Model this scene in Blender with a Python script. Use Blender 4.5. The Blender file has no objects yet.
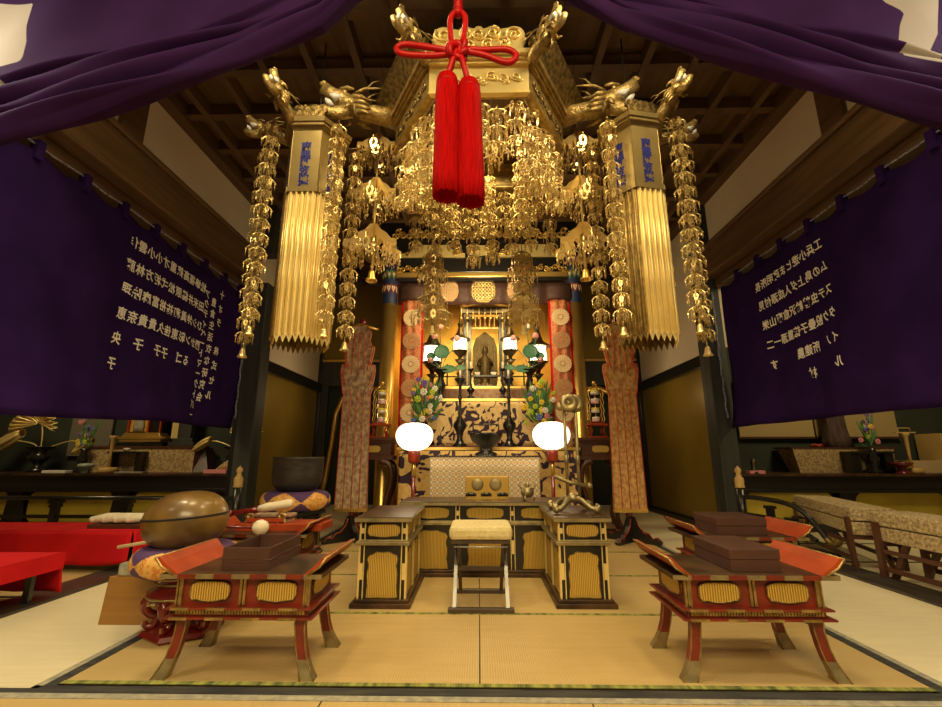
import bpy, math, random
from mathutils import Vector, Matrix
C = bpy.context.scene
COL = C.collection
PI = math.pi
rnd = random.Random(7)

# ---------------------------------------------------------------- camera
cam_data = bpy.data.cameras.new('camera')
cam_data.sensor_width = 36.0
cam_data.lens = 17.0
cam_data.clip_start = 0.05
cam = bpy.data.objects.new('camera', cam_data)
COL.objects.link(cam)
cam.location = (0, 0, 1.0)
cam.rotation_euler = (PI/2 + math.radians(12.8), 0, math.atan(8/445*math.cos(math.radians(12.8))))
C.camera = cam

# ---------------------------------------------------------------- world, lamps, exposure
world = bpy.data.worlds.new('world')
C.world = world
world.use_nodes = True
wb = world.node_tree.nodes['Background']
wb.inputs[0].default_value = (1.0, 0.74, 0.42, 1)
wb.inputs[1].default_value = 0.15

def area(name, loc, target, size, power, color=(1, .78, .40), sy=None, spread=180):
    d = bpy.data.lights.new(name, 'AREA')
    d.energy = power; d.color = color
    d.shape = 'RECTANGLE'; d.size = size; d.size_y = sy or size
    d.spread = math.radians(spread)
    o = bpy.data.objects.new(name, d)
    COL.objects.link(o)
    o.location = loc
    o.rotation_euler = (Vector(target)-Vector(loc)).to_track_quat('-Z', 'Y').to_euler()
    return o
def point(name, loc, power, color=(1, .72, .36), r=.06):
    d = bpy.data.lights.new(name, 'POINT')
    d.energy = power; d.color = color; d.shadow_soft_size = r
    o = bpy.data.objects.new(name, d); COL.objects.link(o); o.location = loc
    return o
area('nave_lamp', (0, -1.3, 3.3), (0, 4.0, 1.2), 2.4, 165, sy=1.0)
area('hall_lamp_left', (-1.15, 2.05, 4.5), (-.6, 2.7, 0), .4, 42, sy=.4, spread=168)
area('hall_lamp_right', (1.15, 2.05, 4.5), (.6, 2.7, 0), .4, 42, sy=.4, spread=168)
area('canopy_fill', (.03, 3.45, 3.84), (.03, 3.6, 0), .5, 19, sy=.5, spread=150)  # added inside the hollow to brighten the inner ornament strings
area('aisle_lamp_left', (-3.0, 1.2, 3.0), (-2.6, 3.2, 0), .6, 52, color=(1, .88, .62))
area('aisle_lamp_right', (3.0, 1.2, 3.0), (2.8, 3.4, 0), .6, 52, color=(1, .88, .66))
area('aisle_fill_left', (-2.5, 2.2, 4.5), (-2.5, 3.2, 0), .4, 9, color=(1, .88, .60), spread=70)  # added fill from above, brightens the left runner mats
area('aisle_fill_right', (2.5, 2.2, 4.5), (2.5, 3.2, 0), .4, 5, color=(1, .88, .64), spread=70)  # added fill from above, brightens the right runner mats
area('side_room_lamp_left', (-5.4, 4.6, 3.6), (-5.2, 6.6, .8), .8, 48)
area('side_room_lamp_right', (5.2, 4.6, 3.6), (5.0, 6.6, .8), .8, 48)
area('sanctum_lamp', (.05, 7.0, 3.5), (.05, 7.6, 1.8), .9, 11, color=(1, .60, .20), sy=.3)
area('sanctum_front_lamp', (.05, 5.3, 3.5), (.05, 6.6, 1.3), .8, 34, color=(1, .74, .40), sy=.4)

point('corridor_fill', (-2.35, 7.7, 2.0), 9, r=.15)  # added fill: stands in for the altar glow on doors and dark wall
point('corridor_fill', (2.40, 7.7, 2.0), 9, r=.15)  # added fill, same for the right passage
area('lintel_fill', (.05, 5.35, 3.25), (.05, 6.6, 4.1), .5, 18, sy=.2)  # added fill that lifts the cloud panel above the altar
C.view_settings.view_transform = 'Standard'
C.view_settings.look = 'None'
C.view_settings.exposure = 0.0
C.view_settings.gamma = 1.0
C.view_settings.use_curve_mapping = False

# ---------------------------------------------------------------- materials
MATS = {}
def new_mat(name):
    m = bpy.data.materials.new(name); m.use_nodes = True
    MATS[name] = m
    nt = m.node_tree
    return m, nt, nt.nodes['Principled BSDF']
def L(nt, a, b): nt.links.new(a, b)
def coords(nt, scale=(1, 1, 1), rot=(0, 0, 0), space='Object'):
    tc = nt.nodes.new('ShaderNodeTexCoord'); mp = nt.nodes.new('ShaderNodeMapping')
    mp.inputs['Scale'].default_value = scale; mp.inputs['Rotation'].default_value = rot
    L(nt, tc.outputs[space], mp.inputs[0])
    return mp.outputs[0]
def ramp(nt, fac, stops, interp='LINEAR'):
    r = nt.nodes.new('ShaderNodeValToRGB'); r.color_ramp.interpolation = interp
    el = r.color_ramp.elements
    while len(el) < len(stops): el.new(.5)
    for e, (p, c) in zip(el, stops): e.position = p; e.color = (*c, 1)
    L(nt, fac, r.inputs[0]); return r.outputs[0]
def bump(nt, bs, h, strength=.3, dist=.01):
    b = nt.nodes.new('ShaderNodeBump'); b.inputs['Strength'].default_value = strength
    b.inputs['Distance'].default_value = dist
    L(nt, h, b.inputs['Height']); L(nt, b.outputs[0], bs.inputs['Normal'])
def noise(nt, vec, scale, detail=3):
    n = nt.nodes.new('ShaderNodeTexNoise'); n.inputs['Scale'].default_value = scale
    n.inputs['Detail'].default_value = detail; L(nt, vec, n.inputs['Vector']); return n.outputs[0]
def simple(name, c, rough=.5, metal=0, c2=None, scale=8, b=0, bscale=None, stretch=(1, 1, 1), coat=0, spec=None):
    m, nt, bs = new_mat(name)
    bs.inputs['Base Color'].default_value = (*c, 1)
    bs.inputs['Roughness'].default_value = rough
    bs.inputs['Metallic'].default_value = metal
    if coat: bs.inputs['Coat Weight'].default_value = coat; bs.inputs['Coat Roughness'].default_value = .15
    if spec is not None: bs.inputs['Specular IOR Level'].default_value = spec
    if c2 or b:
        v = coords(nt, stretch)
        if c2:
            n = noise(nt, v, scale)
            L(nt, ramp(nt, n, [(.35, c), (.65, c2)]), bs.inputs['Base Color'])
        if b: bump(nt, bs, noise(nt, v, bscale or scale, 4), b)
    return m
simple('plaster', (.74, .64, .48), .9, c2=(.68, .58, .44), scale=1.5, b=.05, bscale=40)
simple('side_plaster', (.62, .52, .36), .9, c2=(.44, .37, .27), scale=2)
simple('brown_beam', (.085, .045, .018), .55, c2=(.14, .075, .03), scale=3, stretch=(6, .4, 6), b=.1)
simple('ceiling_board', (.10, .056, .014), .6, c2=(.155, .085, .020), scale=2.5, stretch=(5, .6, 1), b=.05)
simple('ceiling_rib', (.10, .055, .022), .55, c2=(.14, .075, .03), scale=4)
simple('black_lacquer', (.012, .011, .010), .28, coat=.3)
simple('worn_black_lacquer', (.03, .018, .012), .35, c2=(.09, .045, .02), scale=7, spec=.25)
simple('dark_post', (.022, .022, .020), .62, c2=(.04, .042, .038), scale=2, stretch=(4, 4, .5))
simple('green_wall', (.030, .038, .026), .9, c2=(.040, .050, .034), scale=2)
simple('dark_gold_wall', (.32, .215, .035), .38, metal=.25, c2=(.25, .165, .026), scale=1.2)
simple('gold_leaf', (.78, .50, .12), .30, metal=.85, c2=(.86, .58, .17), scale=3, b=.05, bscale=20)
simple('sanctum_gold', (.85, .50, .08), .38, metal=.6, c2=(.95, .60, .12), scale=5, b=.1, bscale=12)
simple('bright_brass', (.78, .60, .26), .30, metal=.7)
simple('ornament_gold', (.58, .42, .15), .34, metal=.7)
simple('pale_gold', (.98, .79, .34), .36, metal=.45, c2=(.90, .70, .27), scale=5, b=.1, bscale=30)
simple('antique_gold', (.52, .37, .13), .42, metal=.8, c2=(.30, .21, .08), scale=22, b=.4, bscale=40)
simple('carved_dark_gold', (.34, .23, .08), .45, metal=.8, c2=(.10, .07, .03), scale=30, b=.9, bscale=34)
simple('dragon_gold', (.60, .44, .17), .42, metal=.6, c2=(.30, .21, .08), scale=26, b=.8, bscale=60)
simple('tablet_gold', (.42, .32, .13), .45, metal=.55, c2=(.36, .27, .11), scale=6, b=.08, bscale=14)
simple('white_paint', (.80, .80, .82), .5)
simple('indigo_ink', (.010, .018, .26), .6)
simple('white_ink', (.88, .84, .78), .8)
simple('purple_cloth', (.020, .007, .058), .9, c2=(.028, .010, .078), scale=3, b=.12, bscale=12, spec=.05)
simple('swag_purple', (.022, .006, .046), .85, c2=(.030, .008, .060), scale=3, b=.15, bscale=9, spec=.1)
simple('crest_white', (.36, .32, .29), .85, c2=(.31, .27, .24), scale=2)
simple('red_silk', (.24, .001, .001), .7, spec=.06, c2=(.50, .001, .001), scale=26, stretch=(14, 14, .3), b=.5, bscale=70)
simple('red_cord', (.40, .001, .001), .45, c2=(.30, .001, .001), scale=60, spec=.22)
simple('red_felt', (.60, .008, .012), .85, c2=(.50, .006, .010), scale=4, spec=.2)
simple('red_lacquer', (.24, .026, .009), .36, c2=(.14, .016, .008), scale=14, coat=.15)
simple('vermilion', (.40, .055, .010), .42, c2=(.30, .036, .009), scale=9, coat=.1)
simple('dark_red_lacquer', (.15, .012, .008), .22, coat=.5)
simple('brown_lacquer', (.10, .036, .018), .36, c2=(.075, .026, .015), scale=8, coat=.15)
simple('maroon_box', (.085, .032, .020), .5, c2=(.065, .026, .018), scale=7)
simple('drum_wood', (.22, .125, .028), .36, c2=(.10, .052, .013), scale=6, coat=.25, b=.06, bscale=16)
simple('slot_dark', (.01, .008, .005), .8)
simple('plain_wood', (.34, .165, .035), .5, c2=(.27, .125, .026), scale=3, stretch=(.5, 3, 8))
simple('pale_wood', (.62, .46, .24), .55, c2=(.54, .39, .20), scale=5)
simple('yellow_wood', (.55, .36, .12), .5)
simple('ivory_cloth', (.76, .66, .48), .8)
simple('seat_cloth', (.72, .62, .34), .7, c2=(.62, .50, .22), scale=34, b=.3, bscale=60)
simple('stool_wood', (.055, .035, .022), .4, c2=(.08, .05, .03), scale=9)
simple('steel', (.45, .45, .44), .45, metal=.7)
simple('iron_bell', (.050, .045, .038), .5, metal=.6, c2=(.075, .066, .055), scale=9, stretch=(1, 1, 6), b=.2, bscale=40)
simple('bronze', (.10, .085, .05), .35, metal=.8)
simple('worn_brass', (.42, .34, .17), .45, metal=.7, c2=(.26, .21, .11), scale=14)
simple('leaf_green', (.05, .16, .045), .6, c2=(.10, .24, .06), scale=14)
simple('lotus_green', (.045, .16, .10), .45, c2=(.08, .22, .12), scale=9)
simple('lotus_pink', (.85, .40, .36), .5)
simple('petal_white', (.85, .82, .72), .6)
simple('petal_yellow', (.85, .62, .03), .6)
simple('petal_lime', (.55, .68, .06), .6)
simple('petal_violet', (.20, .12, .42), .6)
simple('petal_blue', (.13, .20, .62), .6)
simple('petal_pink', (.72, .26, .28), .6)
simple('petal_orange', (.88, .38, .03), .6)
simple('roundel_cream', (.88, .68, .38), .6)
simple('pink_cake', (.85, .50, .56), .7)
simple('yellow_cake', (.85, .74, .10), .7)
simple('white_cake', (.86, .82, .70), .7)
simple('dry_bark', (.05, .03, .026), .9, c2=(.10, .06, .05), scale=12, stretch=(3, 3, .4), b=.8)
simple('paper_white', (.82, .80, .72), .8)
simple('celadon', (.32, .40, .34), .3)
simple('statue_bronze', (.10, .070, .018), .45, metal=.6, c2=(.055, .04, .015), scale=9, b=.3, bscale=30)
simple('green_edge', (.34, .34, .07), .8, c2=(.07, .09, .02), scale=26, stretch=(1, .1, 1))
simple('tatami_border', (.018, .018, .020), .85, c2=(.05, .046, .035), scale=10, stretch=(.4, 3, 1))
simple('sill_wood', (.022, .018, .014), .4, c2=(.055, .045, .035), scale=6, stretch=(3, .4, 1))
simple('red_ribbon', (.62, .07, .015), .6)
simple('navy_paint', (.02, .035, .11), .5)
simple('grey_brocade', (.25, .24, .19), .8, c2=(.40, .36, .24), scale=26)
simple('rope_cord', (.35, .37, .46), .8, c2=(.08, .08, .14), scale=50)
simple('wax_white', (.85, .80, .66), .5)
simple("memorial_grey", (.17, .15, .11), .8)
simple("purple_patch", (.09, .04, .13), .8)
simple("woven_yellow", (.46, .35, .15), .8, c2=(.38, .28, .11), scale=60)
simple("side_gold", (.62, .47, .06), .42, metal=.2, c2=(.52, .39, .05), scale=3)

def tatami(name, c1, c2, c3, rot):
    m, nt, bs = new_mat(name)
    v = coords(nt, (1, 1, 1), (0, 0, rot))
    w = nt.nodes.new('ShaderNodeTexWave'); w.wave_type = 'BANDS'; w.bands_direction = 'X'
    w.inputs['Scale'].default_value = 26; w.inputs['Distortion'].default_value = .6
    L(nt, v, w.inputs['Vector'])
    n = noise(nt, coords(nt, (1.2, 9, 1), (0, 0, rot)), 2.4, 5)
    mx = nt.nodes.new('ShaderNodeMix'); mx.data_type = 'RGBA'; mx.inputs[0].default_value = .5
    L(nt, ramp(nt, w.outputs[0], [(.2, c1), (.8, c2)]), mx.inputs[6])
    L(nt, ramp(nt, n, [(.3, c3), (.7, c2)]), mx.inputs[7])
    L(nt, mx.outputs[2], bs.inputs['Base Color'])
    bs.inputs['Roughness'].default_value = .55
    bump(nt, bs, w.outputs[0], .25, .004)
tatami('tatami_gold', (.44, .30, .11), (.56, .40, .165), (.47, .32, .12), 0)
tatami('tatami_pale', (.58, .50, .31), (.74, .65, .43), (.64, .55, .35), PI/2)

def ribbed_gold():
    m, nt, bs = new_mat('ribbed_gold')
    v = coords(nt, (1, 1, 1))
    sx = nt.nodes.new('ShaderNodeSeparateXYZ'); L(nt, v, sx.inputs[0])
    ad = nt.nodes.new('ShaderNodeMath'); ad.operation = 'ADD'; L(nt, sx.outputs[0], ad.inputs[0]); L(nt, sx.outputs[1], ad.inputs[1])
    mu = nt.nodes.new('ShaderNodeMath'); mu.operation = 'MULTIPLY'; mu.inputs[1].default_value = 520; L(nt, ad.outputs[0], mu.inputs[0])
    sn = nt.nodes.new('ShaderNodeMath'); sn.operation = 'SINE'; L(nt, mu.outputs[0], sn.inputs[0])
    mr = nt.nodes.new('ShaderNodeMapRange'); mr.inputs[1].default_value = -1; L(nt, sn.outputs[0], mr.inputs[0])
    L(nt, ramp(nt, mr.outputs[0], [(.1, (.40, .24, .03)), (.7, (.80, .55, .13))]), bs.inputs['Base Color'])
    bs.inputs['Metallic'].default_value = .45; bs.inputs['Roughness'].default_value = .4
    bump(nt, bs, mr.outputs[0], .6, .004)
ribbed_gold()

def voro(name, scale, stops, metal=.15, rough=.6, stretch=(1, 1, 1), feature='F1', rnd_=1.0, b=.2):
    m, nt, bs = new_mat(name)
    v = coords(nt, stretch)
    vo = nt.nodes.new('ShaderNodeTexVoronoi'); vo.inputs['Scale'].default_value = scale
    vo.inputs['Randomness'].default_value = rnd_
    L(nt, v, vo.inputs['Vector'])
    L(nt, ramp(nt, vo.outputs['Distance'], stops), bs.inputs['Base Color'])
    bs.inputs['Metallic'].default_value = metal; bs.inputs['Roughness'].default_value = rough
    bump(nt, bs, vo.outputs['Distance'], b, .003)
voro('honeycomb_brocade', 15, [(.08, (.42, .12, .06)), (.20, (.60, .42, .20)), (.36, (.66, .52, .30)), (.44, (.16, .12, .09)), (.56, (.68, .56, .36))], rnd_=0.0, stretch=(1, 1, 1.15))
voro('orange_brocade', 30, [(.1, (.80, .50, .10)), (.3, (.66, .18, .04)), (.5, (.78, .46, .12))], metal=.2)
simple('bench_brocade', (.24, .17, .08), .75, c2=(.60, .46, .25), scale=42, b=.3, bscale=70)
voro('basket_brocade', 30, [(.12, (.66, .52, .28)), (.35, (.22, .12, .06)), (.55, (.58, .42, .20))])
simple('banner_brocade', (.25, .145, .09), .7, c2=(.60, .45, .27), scale=24, stretch=(1, 1, .7), b=.3, bscale=60)
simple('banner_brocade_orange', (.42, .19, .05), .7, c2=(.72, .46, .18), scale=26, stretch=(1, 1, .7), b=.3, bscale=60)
voro('rose_brocade', 16, [(.1, (.55, .42, .28)), (.3, (.40, .15, .09)), (.5, (.50, .35, .22))])
voro('crimson_brocade', 30, [(.1, (.62, .20, .06)), (.3, (.52, .07, .02)), (.5, (.60, .24, .10))], metal=.15)
voro('copper_brocade', 26, [(.1, (.66, .40, .20)), (.3, (.52, .26, .11)), (.5, (.60, .36, .18))], metal=.3)
voro('valance_brocade', 22, [(.1, (.18, .07, .03)), (.3, (.035, .022, .022)), (.5, (.08, .035, .025))])

def cloud(name, scale, dark, gold, gold2, th, stretch=(1, 1, 1)):
    m, nt, bs = new_mat(name)
    v = coords(nt, stretch)
    n = nt.nodes.new('ShaderNodeTexNoise'); n.inputs['Scale'].default_value = scale; n.inputs['Detail'].default_value = 1.5
    n.inputs['Distortion'].default_value = 1.8
    L(nt, v, n.inputs['Vector'])
    n2 = noise(nt, v, scale*5, 2)
    g = ramp(nt, n2, [(.42, gold), (.58, gold2)])
    f = ramp(nt, n.outputs[0], [(th, (0, 0, 0)), (th+.02, (1, 1, 1))])
    mx = nt.nodes.new('ShaderNodeMix'); mx.data_type = 'RGBA'
    L(nt, f, mx.inputs[0]); mx.inputs[6].default_value = (*dark, 1); L(nt, g, mx.inputs[7])
    L(nt, mx.outputs[2], bs.inputs['Base Color']); bs.inputs['Roughness'].default_value = .6
    bs.inputs['Metallic'].default_value = .15
cloud('cloud_brocade', 5.5, (.045, .018, .045), (.80, .55, .22), (.86, .66, .32), .455)
cloud('plum_brocade', 4.6, (.040, .014, .045), (.82, .58, .20), (.74, .46, .14), .47)

def dyed_swag():
    m, nt, bs = new_mat('dyed_swag')
    at = nt.nodes.new('ShaderNodeAttribute'); at.attribute_name = 'crest_pattern'
    f = ramp(nt, at.outputs['Fac'], [(.49, (0, 0, 0)), (.51, (1, 1, 1))])
    n = noise(nt, coords(nt), 3)
    a = ramp(nt, n, [(.35, (.022, .006, .046)), (.65, (.030, .008, .060))]); b = ramp(nt, n, [(.35, (.36, .32, .29)), (.65, (.31, .27, .24))])
    mx = nt.nodes.new('ShaderNodeMix'); mx.data_type = 'RGBA'
    L(nt, f, mx.inputs[0]); L(nt, a, mx.inputs[6]); L(nt, b, mx.inputs[7]); L(nt, mx.outputs[2], bs.inputs['Base Color'])
    bs.inputs['Roughness'].default_value = .85; bs.inputs['Specular IOR Level'].default_value = .1
    bump(nt, bs, noise(nt, coords(nt), 9, 4), .15)
dyed_swag()
def emit(name, c, s, base=(.9, .85, .7)):
    m, nt, bs = new_mat(name)
    bs.inputs['Base Color'].default_value = (*base, 1)
    bs.inputs['Emission Color'].default_value = (*c, 1); bs.inputs['Emission Strength'].default_value = s
    bs.inputs['Roughness'].default_value = .7
emit('lit_paper', (1, .86, .60), 3.0)
emit('lit_glass', (1, .82, .5), 7.0)

# ---------------------------------------------------------------- mesh helpers
class MB:
    def __init__(s): s.v = []; s.f = []; s.mi = []; s.sm = []; s.m = 0
    def add(s, vs, fs, smooth=False):
        o = len(s.v); s.v += [tuple(p) for p in vs]
        for f in fs: s.f.append([i+o for i in f]); s.mi.append(s.m); s.sm.append(smooth)
        return s
    def box(s, x0, x1, y0, y1, z0, z1, M=None):
        vs = [(x, y, z) for x in (x0, x1) for y in (y0, y1) for z in (z0, z1)]
        if M is not None: vs = [M @ Vector(p) for p in vs]
        return s.add(vs, [(0, 1, 3, 2), (4, 6, 7, 5), (0, 4, 5, 1), (2, 3, 7, 6), (0, 2, 6, 4), (1, 5, 7, 3)])
    def hexa(s, b, t):
        """box from 4 bottom and 4 top corners (same winding)"""
        return s.add(list(b)+list(t), [(3, 2, 1, 0), (4, 5, 6, 7), (0, 1, 5, 4), (1, 2, 6, 5), (2, 3, 7, 6), (3, 0, 4, 7)])
    def tube(s, pts, r, n=8, closed=False, flat=1.0):
        pts = [Vector(p) for p in pts]; N = len(pts)
        rs = r if isinstance(r, (list, tuple)) else [r]*N
        t = []
        for i in range(N):
            a = pts[(i-1) % N] if (closed or i > 0) else pts[0]
            b = pts[(i+1) % N] if (closed or i < N-1) else pts[-1]
            d = b-a; t.append(d.normalized() if d.length > 1e-9 else Vector((0, 0, 1)))
        up = Vector((0, 0, 1)) if abs(t[0].z) < .9 else Vector((1, 0, 0))
        u = t[0].cross(up).normalized(); vs = []
        for i in range(N):
            u = (u - t[i]*u.dot(t[i])); u = u.normalized() if u.length > 1e-6 else t[i].orthogonal().normalized()
            w = t[i].cross(u)
            for k in range(n):
                a = 2*PI*k/n
                vs.append(pts[i] + (u*math.cos(a) + w*math.sin(a)*flat)*rs[i])
        fs = []
        for i in range(N if closed else N-1):
            j = (i+1) % N
            for k in range(n):
                l = (k+1) % n
                fs.append((i*n+k, i*n+l, j*n+l, j*n+k))
        if not closed: fs += [tuple(range(n))[::-1], tuple((N-1)*n+k for k in range(n))]
        return s.add(vs, fs, True)
    def lathe(s, prof, n=24, c=(0, 0, 0), M=None, smooth=True, sx=1, sy=1, a0=0):
        vs = []
        for r, z in prof:
            for k in range(n):
                a = 2*PI*k/n + a0
                p = Vector((r*math.cos(a)*sx, r*math.sin(a)*sy, z))
                if M is not None: p = M @ p
                vs.append(p+Vector(c))
        fs = []
        for i in range(len(prof)-1):
            for k in range(n):
                l = (k+1) % n
                fs.append((i*n+k, i*n+l, (i+1)*n+l, (i+1)*n+k))
        if prof[0][0] > 1e-6: fs.append(tuple(range(n))[::-1])
        if prof[-1][0] > 1e-6: fs.append(tuple((len(prof)-1)*n+k for k in range(n)))
        return s.add(vs, fs, smooth)
    def ball(s, c, r, n=12, m=8, sx=1, sy=1, sz=1, M=None):
        prof = [(max(1e-7, math.sin(PI*i/m))*r, -math.cos(PI*i/m)*r*sz) for i in range(m+1)]
        return s.lathe(prof, n, c, M, True, sx, sy)
    def poly(s, pts, o, u, w, d):
        """2D outline (a,b) at o + a*u + b*w, extruded by vector d"""
        o = Vector(o); u = Vector(u); w = Vector(w); d = Vector(d); n = len(pts)
        A = [o+u*a+w*b for a, b in pts]; B = [p+d for p in A]
        fs = [tuple(range(n))[::-1], tuple(range(n, 2*n))]
        for i in range(n):
            j = (i+1) % n; fs.append((i, j, n+j, n+i))
        return s.add(A+B, fs)
    def grid(s, fn, nu, nv, mf=None, smooth=True, closed=False):
        vs = [fn(i/nu, j/nv) for j in range(nv+1) for i in range(nu+1)]
        o = len(s.v); s.v += [tuple(p) for p in vs]; W = nu+1
        for j in range(nv):
            for i in range(nu):
                s.f.append([o+j*W+i, o+j*W+i+1, o+(j+1)*W+i+1, o+(j+1)*W+i])
                s.mi.append(mf((i+.5)/nu, (j+.5)/nv) if mf else s.m); s.sm.append(smooth)
        return s
    def build(s, name, mats, parent=None, label=None, bevel=0, solid=0, kind=None, loc=None):
        me = bpy.data.meshes.new(name)
        me.from_pydata(s.v, [], s.f)
        for m in ([mats] if isinstance(mats, str) else mats): me.materials.append(MATS[m])
        me.polygons.foreach_set('material_index', s.mi)
        me.polygons.foreach_set('use_smooth', s.sm)
        me.update()
        o = bpy.data.objects.new(name, me); COL.objects.link(o)
        if parent is not None: o.parent = parent
        if loc is not None: o.location = loc
        if label: o['label'] = label
        if kind: o['kind'] = kind
        if solid:
            md = o.modifiers.new('solid', 'SOLIDIFY'); md.thickness = solid; md.offset = 0
        if bevel:
            md = o.modifiers.new('bevel', 'BEVEL'); md.width = bevel; md.segments = 2; md.limit_method = 'ANGLE'
        return o

def thing(name, label, cat, loc=(0, 0, 0), rz=0, group=None):
    o = bpy.data.objects.new(name, None); COL.objects.link(o)
    o.empty_display_size = .1
    o.location = loc; o.rotation_euler = (0, 0, rz); o['label'] = label; o['category'] = cat
    if group: o['group'] = group
    return o
def tag(o, label, cat, group=None):
    o['label'] = label; o['category'] = cat
    if group: o['group'] = group
    return o
KIDS = {}
def dup(root, loc, rz=0, label=None, group=None, scale=None):
    r = root.copy(); COL.objects.link(r); r.location = loc; r.rotation_euler = (0, 0, rz)
    if label: r['label'] = label
    if group: r['group'] = group
    if scale: r.scale = scale
    if root.name not in KIDS:
        KIDS[root.name] = [(ch, [g for g in bpy.data.objects if g.parent == ch]) for ch in bpy.data.objects if ch.parent == root]
    for ch, gs in KIDS[root.name]:
        c = ch.copy(); COL.objects.link(c); c.parent = r
        for g in gs:
            d = g.copy(); COL.objects.link(d); d.parent = c
    return r
def struct(name, mb, mat, bevel=0, solid=0):
    o = mb.build(name, mat, bevel=bevel, solid=solid); o['kind'] = 'structure'; return o
def arc(c, r, a0, a1, n, rx=1, ry=1):
    return [(c[0]+math.cos(a0+(a1-a0)*i/n)*r*rx, c[1]+math.sin(a0+(a1-a0)*i/n)*r*ry) for i in range(n+1)]
def kozama(w, h, lobes=5):
    """gilded cartouche outline: rounded top, lobed bottom edge"""
    p = []
    N = 40
    for i in range(N):
        a = 2*PI*i/N
        ca, sa = math.cos(a), math.sin(a)
        x = math.copysign(abs(ca)**.5, ca)*w/2; z = math.copysign(abs(sa)**.55, sa)*h/2
        if sa < -.3: z += abs(math.sin(a*lobes))*h*.07
        p.append((x, z))
    return p
def archp(w, h):
    """tall gilded panel: arched lobed top, waist, straight foot"""
    hw, p = w/2, []
    p += [(-hw, 0), (hw, 0), (hw*.93, h*.25), (hw*.97, h*.5), (hw*.88, h*.7), (hw*.98, h*.84), (hw*.86, h*.93), (hw*.62, h*.95)]
    p += [(hw*.40, h), (0, h*.985), (-hw*.40, h), (-hw*.62, h*.95), (-hw*.86, h*.93), (-hw*.98, h*.84), (-hw*.88, h*.7), (-hw*.97, h*.5), (-hw*.93, h*.25)]
    return p
# ================================================================ SETTING
WX = 3.35          # side wall planes
CZ = 4.66          # ceiling
CX = .05           # centre line
# floor: mats laid in a bordered field, pale runners either side
m = MB(); m.box(-9, 9, -3.5, 9.6, -.25, -.02); struct('floor', m, 'sill_wood')
m = MB(); m.box(-1.93+CX, 1.93+CX, 2.26, 9.3, -.02, 0); struct('floor_mat', m, 'tatami_gold')
for sx in (-1, 1):
    m = MB(); a, b = sorted((sx*2.02+CX, sx*3.03+CX)); m.box(a, b, 2.19, 9.3, -.02, .004); struct('floor_runner_mat', m, 'tatami_pale')
    m = MB(); a, b = sorted((sx*1.93+CX, sx*1.985+CX)); m.box(a, b, 2.19, 9.3, -.02, .002); struct('floor_border', m, 'tatami_border')
    m = MB(); a, b = sorted((sx*1.985+CX, sx*2.02+CX)); m.box(a, b, 2.19, 9.3, -.02, .003); struct('floor_border_edge', m, 'grey_brocade')
    m = MB(); a, b = sorted((sx*3.03+CX, sx*3.32+CX)); m.box(a, b, 0, 9.3, -.02, .022)
    struct('trim_1' if sx < 0 else 'trim_2', m, 'sill_wood')
    m = MB(); a, b = sorted((sx*3.32+CX, sx*8.9)); m.box(a, b, -1, 6.3, -.02, .004); struct('floor_side_mat', m, 'tatami_pale' if sx > 0 else 'tatami_gold')
    m = MB()
    for y in (3.42, 4.6, 5.5): m.box(a, b, y, y+.035, .004, .008)
    struct('floor_side_border', m, 'tatami_border')
m = MB(); m.box(-3.3, 3.3, 2.15, 2.215, -.02, .003); struct('floor_front_border', m, 'tatami_border')
m = MB(); m.box(-3.3, 3.3, 2.11, 2.15, -.02, .0035); struct('floor_front_rail', m, 'grey_brocade')
m = MB(); m.box(-9, 9, -3, 2.11, -.02, 0); struct('floor_nave_mat', m, 'tatami_gold')
m = MB()
for y in (2.235, 3.15, 4.09, 5.03):
    m.box(-1.93+CX, 1.93+CX, y, y+.028, 0, .003)
struct('floor_mat_edging', m, 'green_edge')
m = MB(); m.box(-.003, .003, 2.27, 4.0, 0, .0015); m.box(.46, .465, 1.0, 2.11, 0, .0015); m.box(-.66, -.655, 1.0, 2.11, 0, .0015); struct('floor_mat_seam', m, 'slot_dark')

# ceiling: coffered boards and ribs
m = MB(); m.box(-9, 9, -4, 9.55, CZ+.14, CZ+.2); struct('ceiling', m, 'ceiling_board')
m = MB()
y = .75
while y < 9.3:
    m.box(-WX, WX, y-.045, y+.045, CZ, CZ+.14); y += .575
struct('ceiling_rib_across', m, 'ceiling_rib')
m = MB(); x = -2.99
while x < 3.2:
    m.box(x-.032, x+.032, 0, 9.4, CZ-.02, CZ+.139); x += .46
struct('ceiling_rib_along', m, 'ceiling_rib')
m = MB()
for s in (-1, 1): a, b = sorted((s*(WX-.14), s*WX)); m.box(a, b, 0, 9.4, CZ-.06, CZ+.14)
struct('ceiling_edge', m, 'brown_beam')

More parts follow.
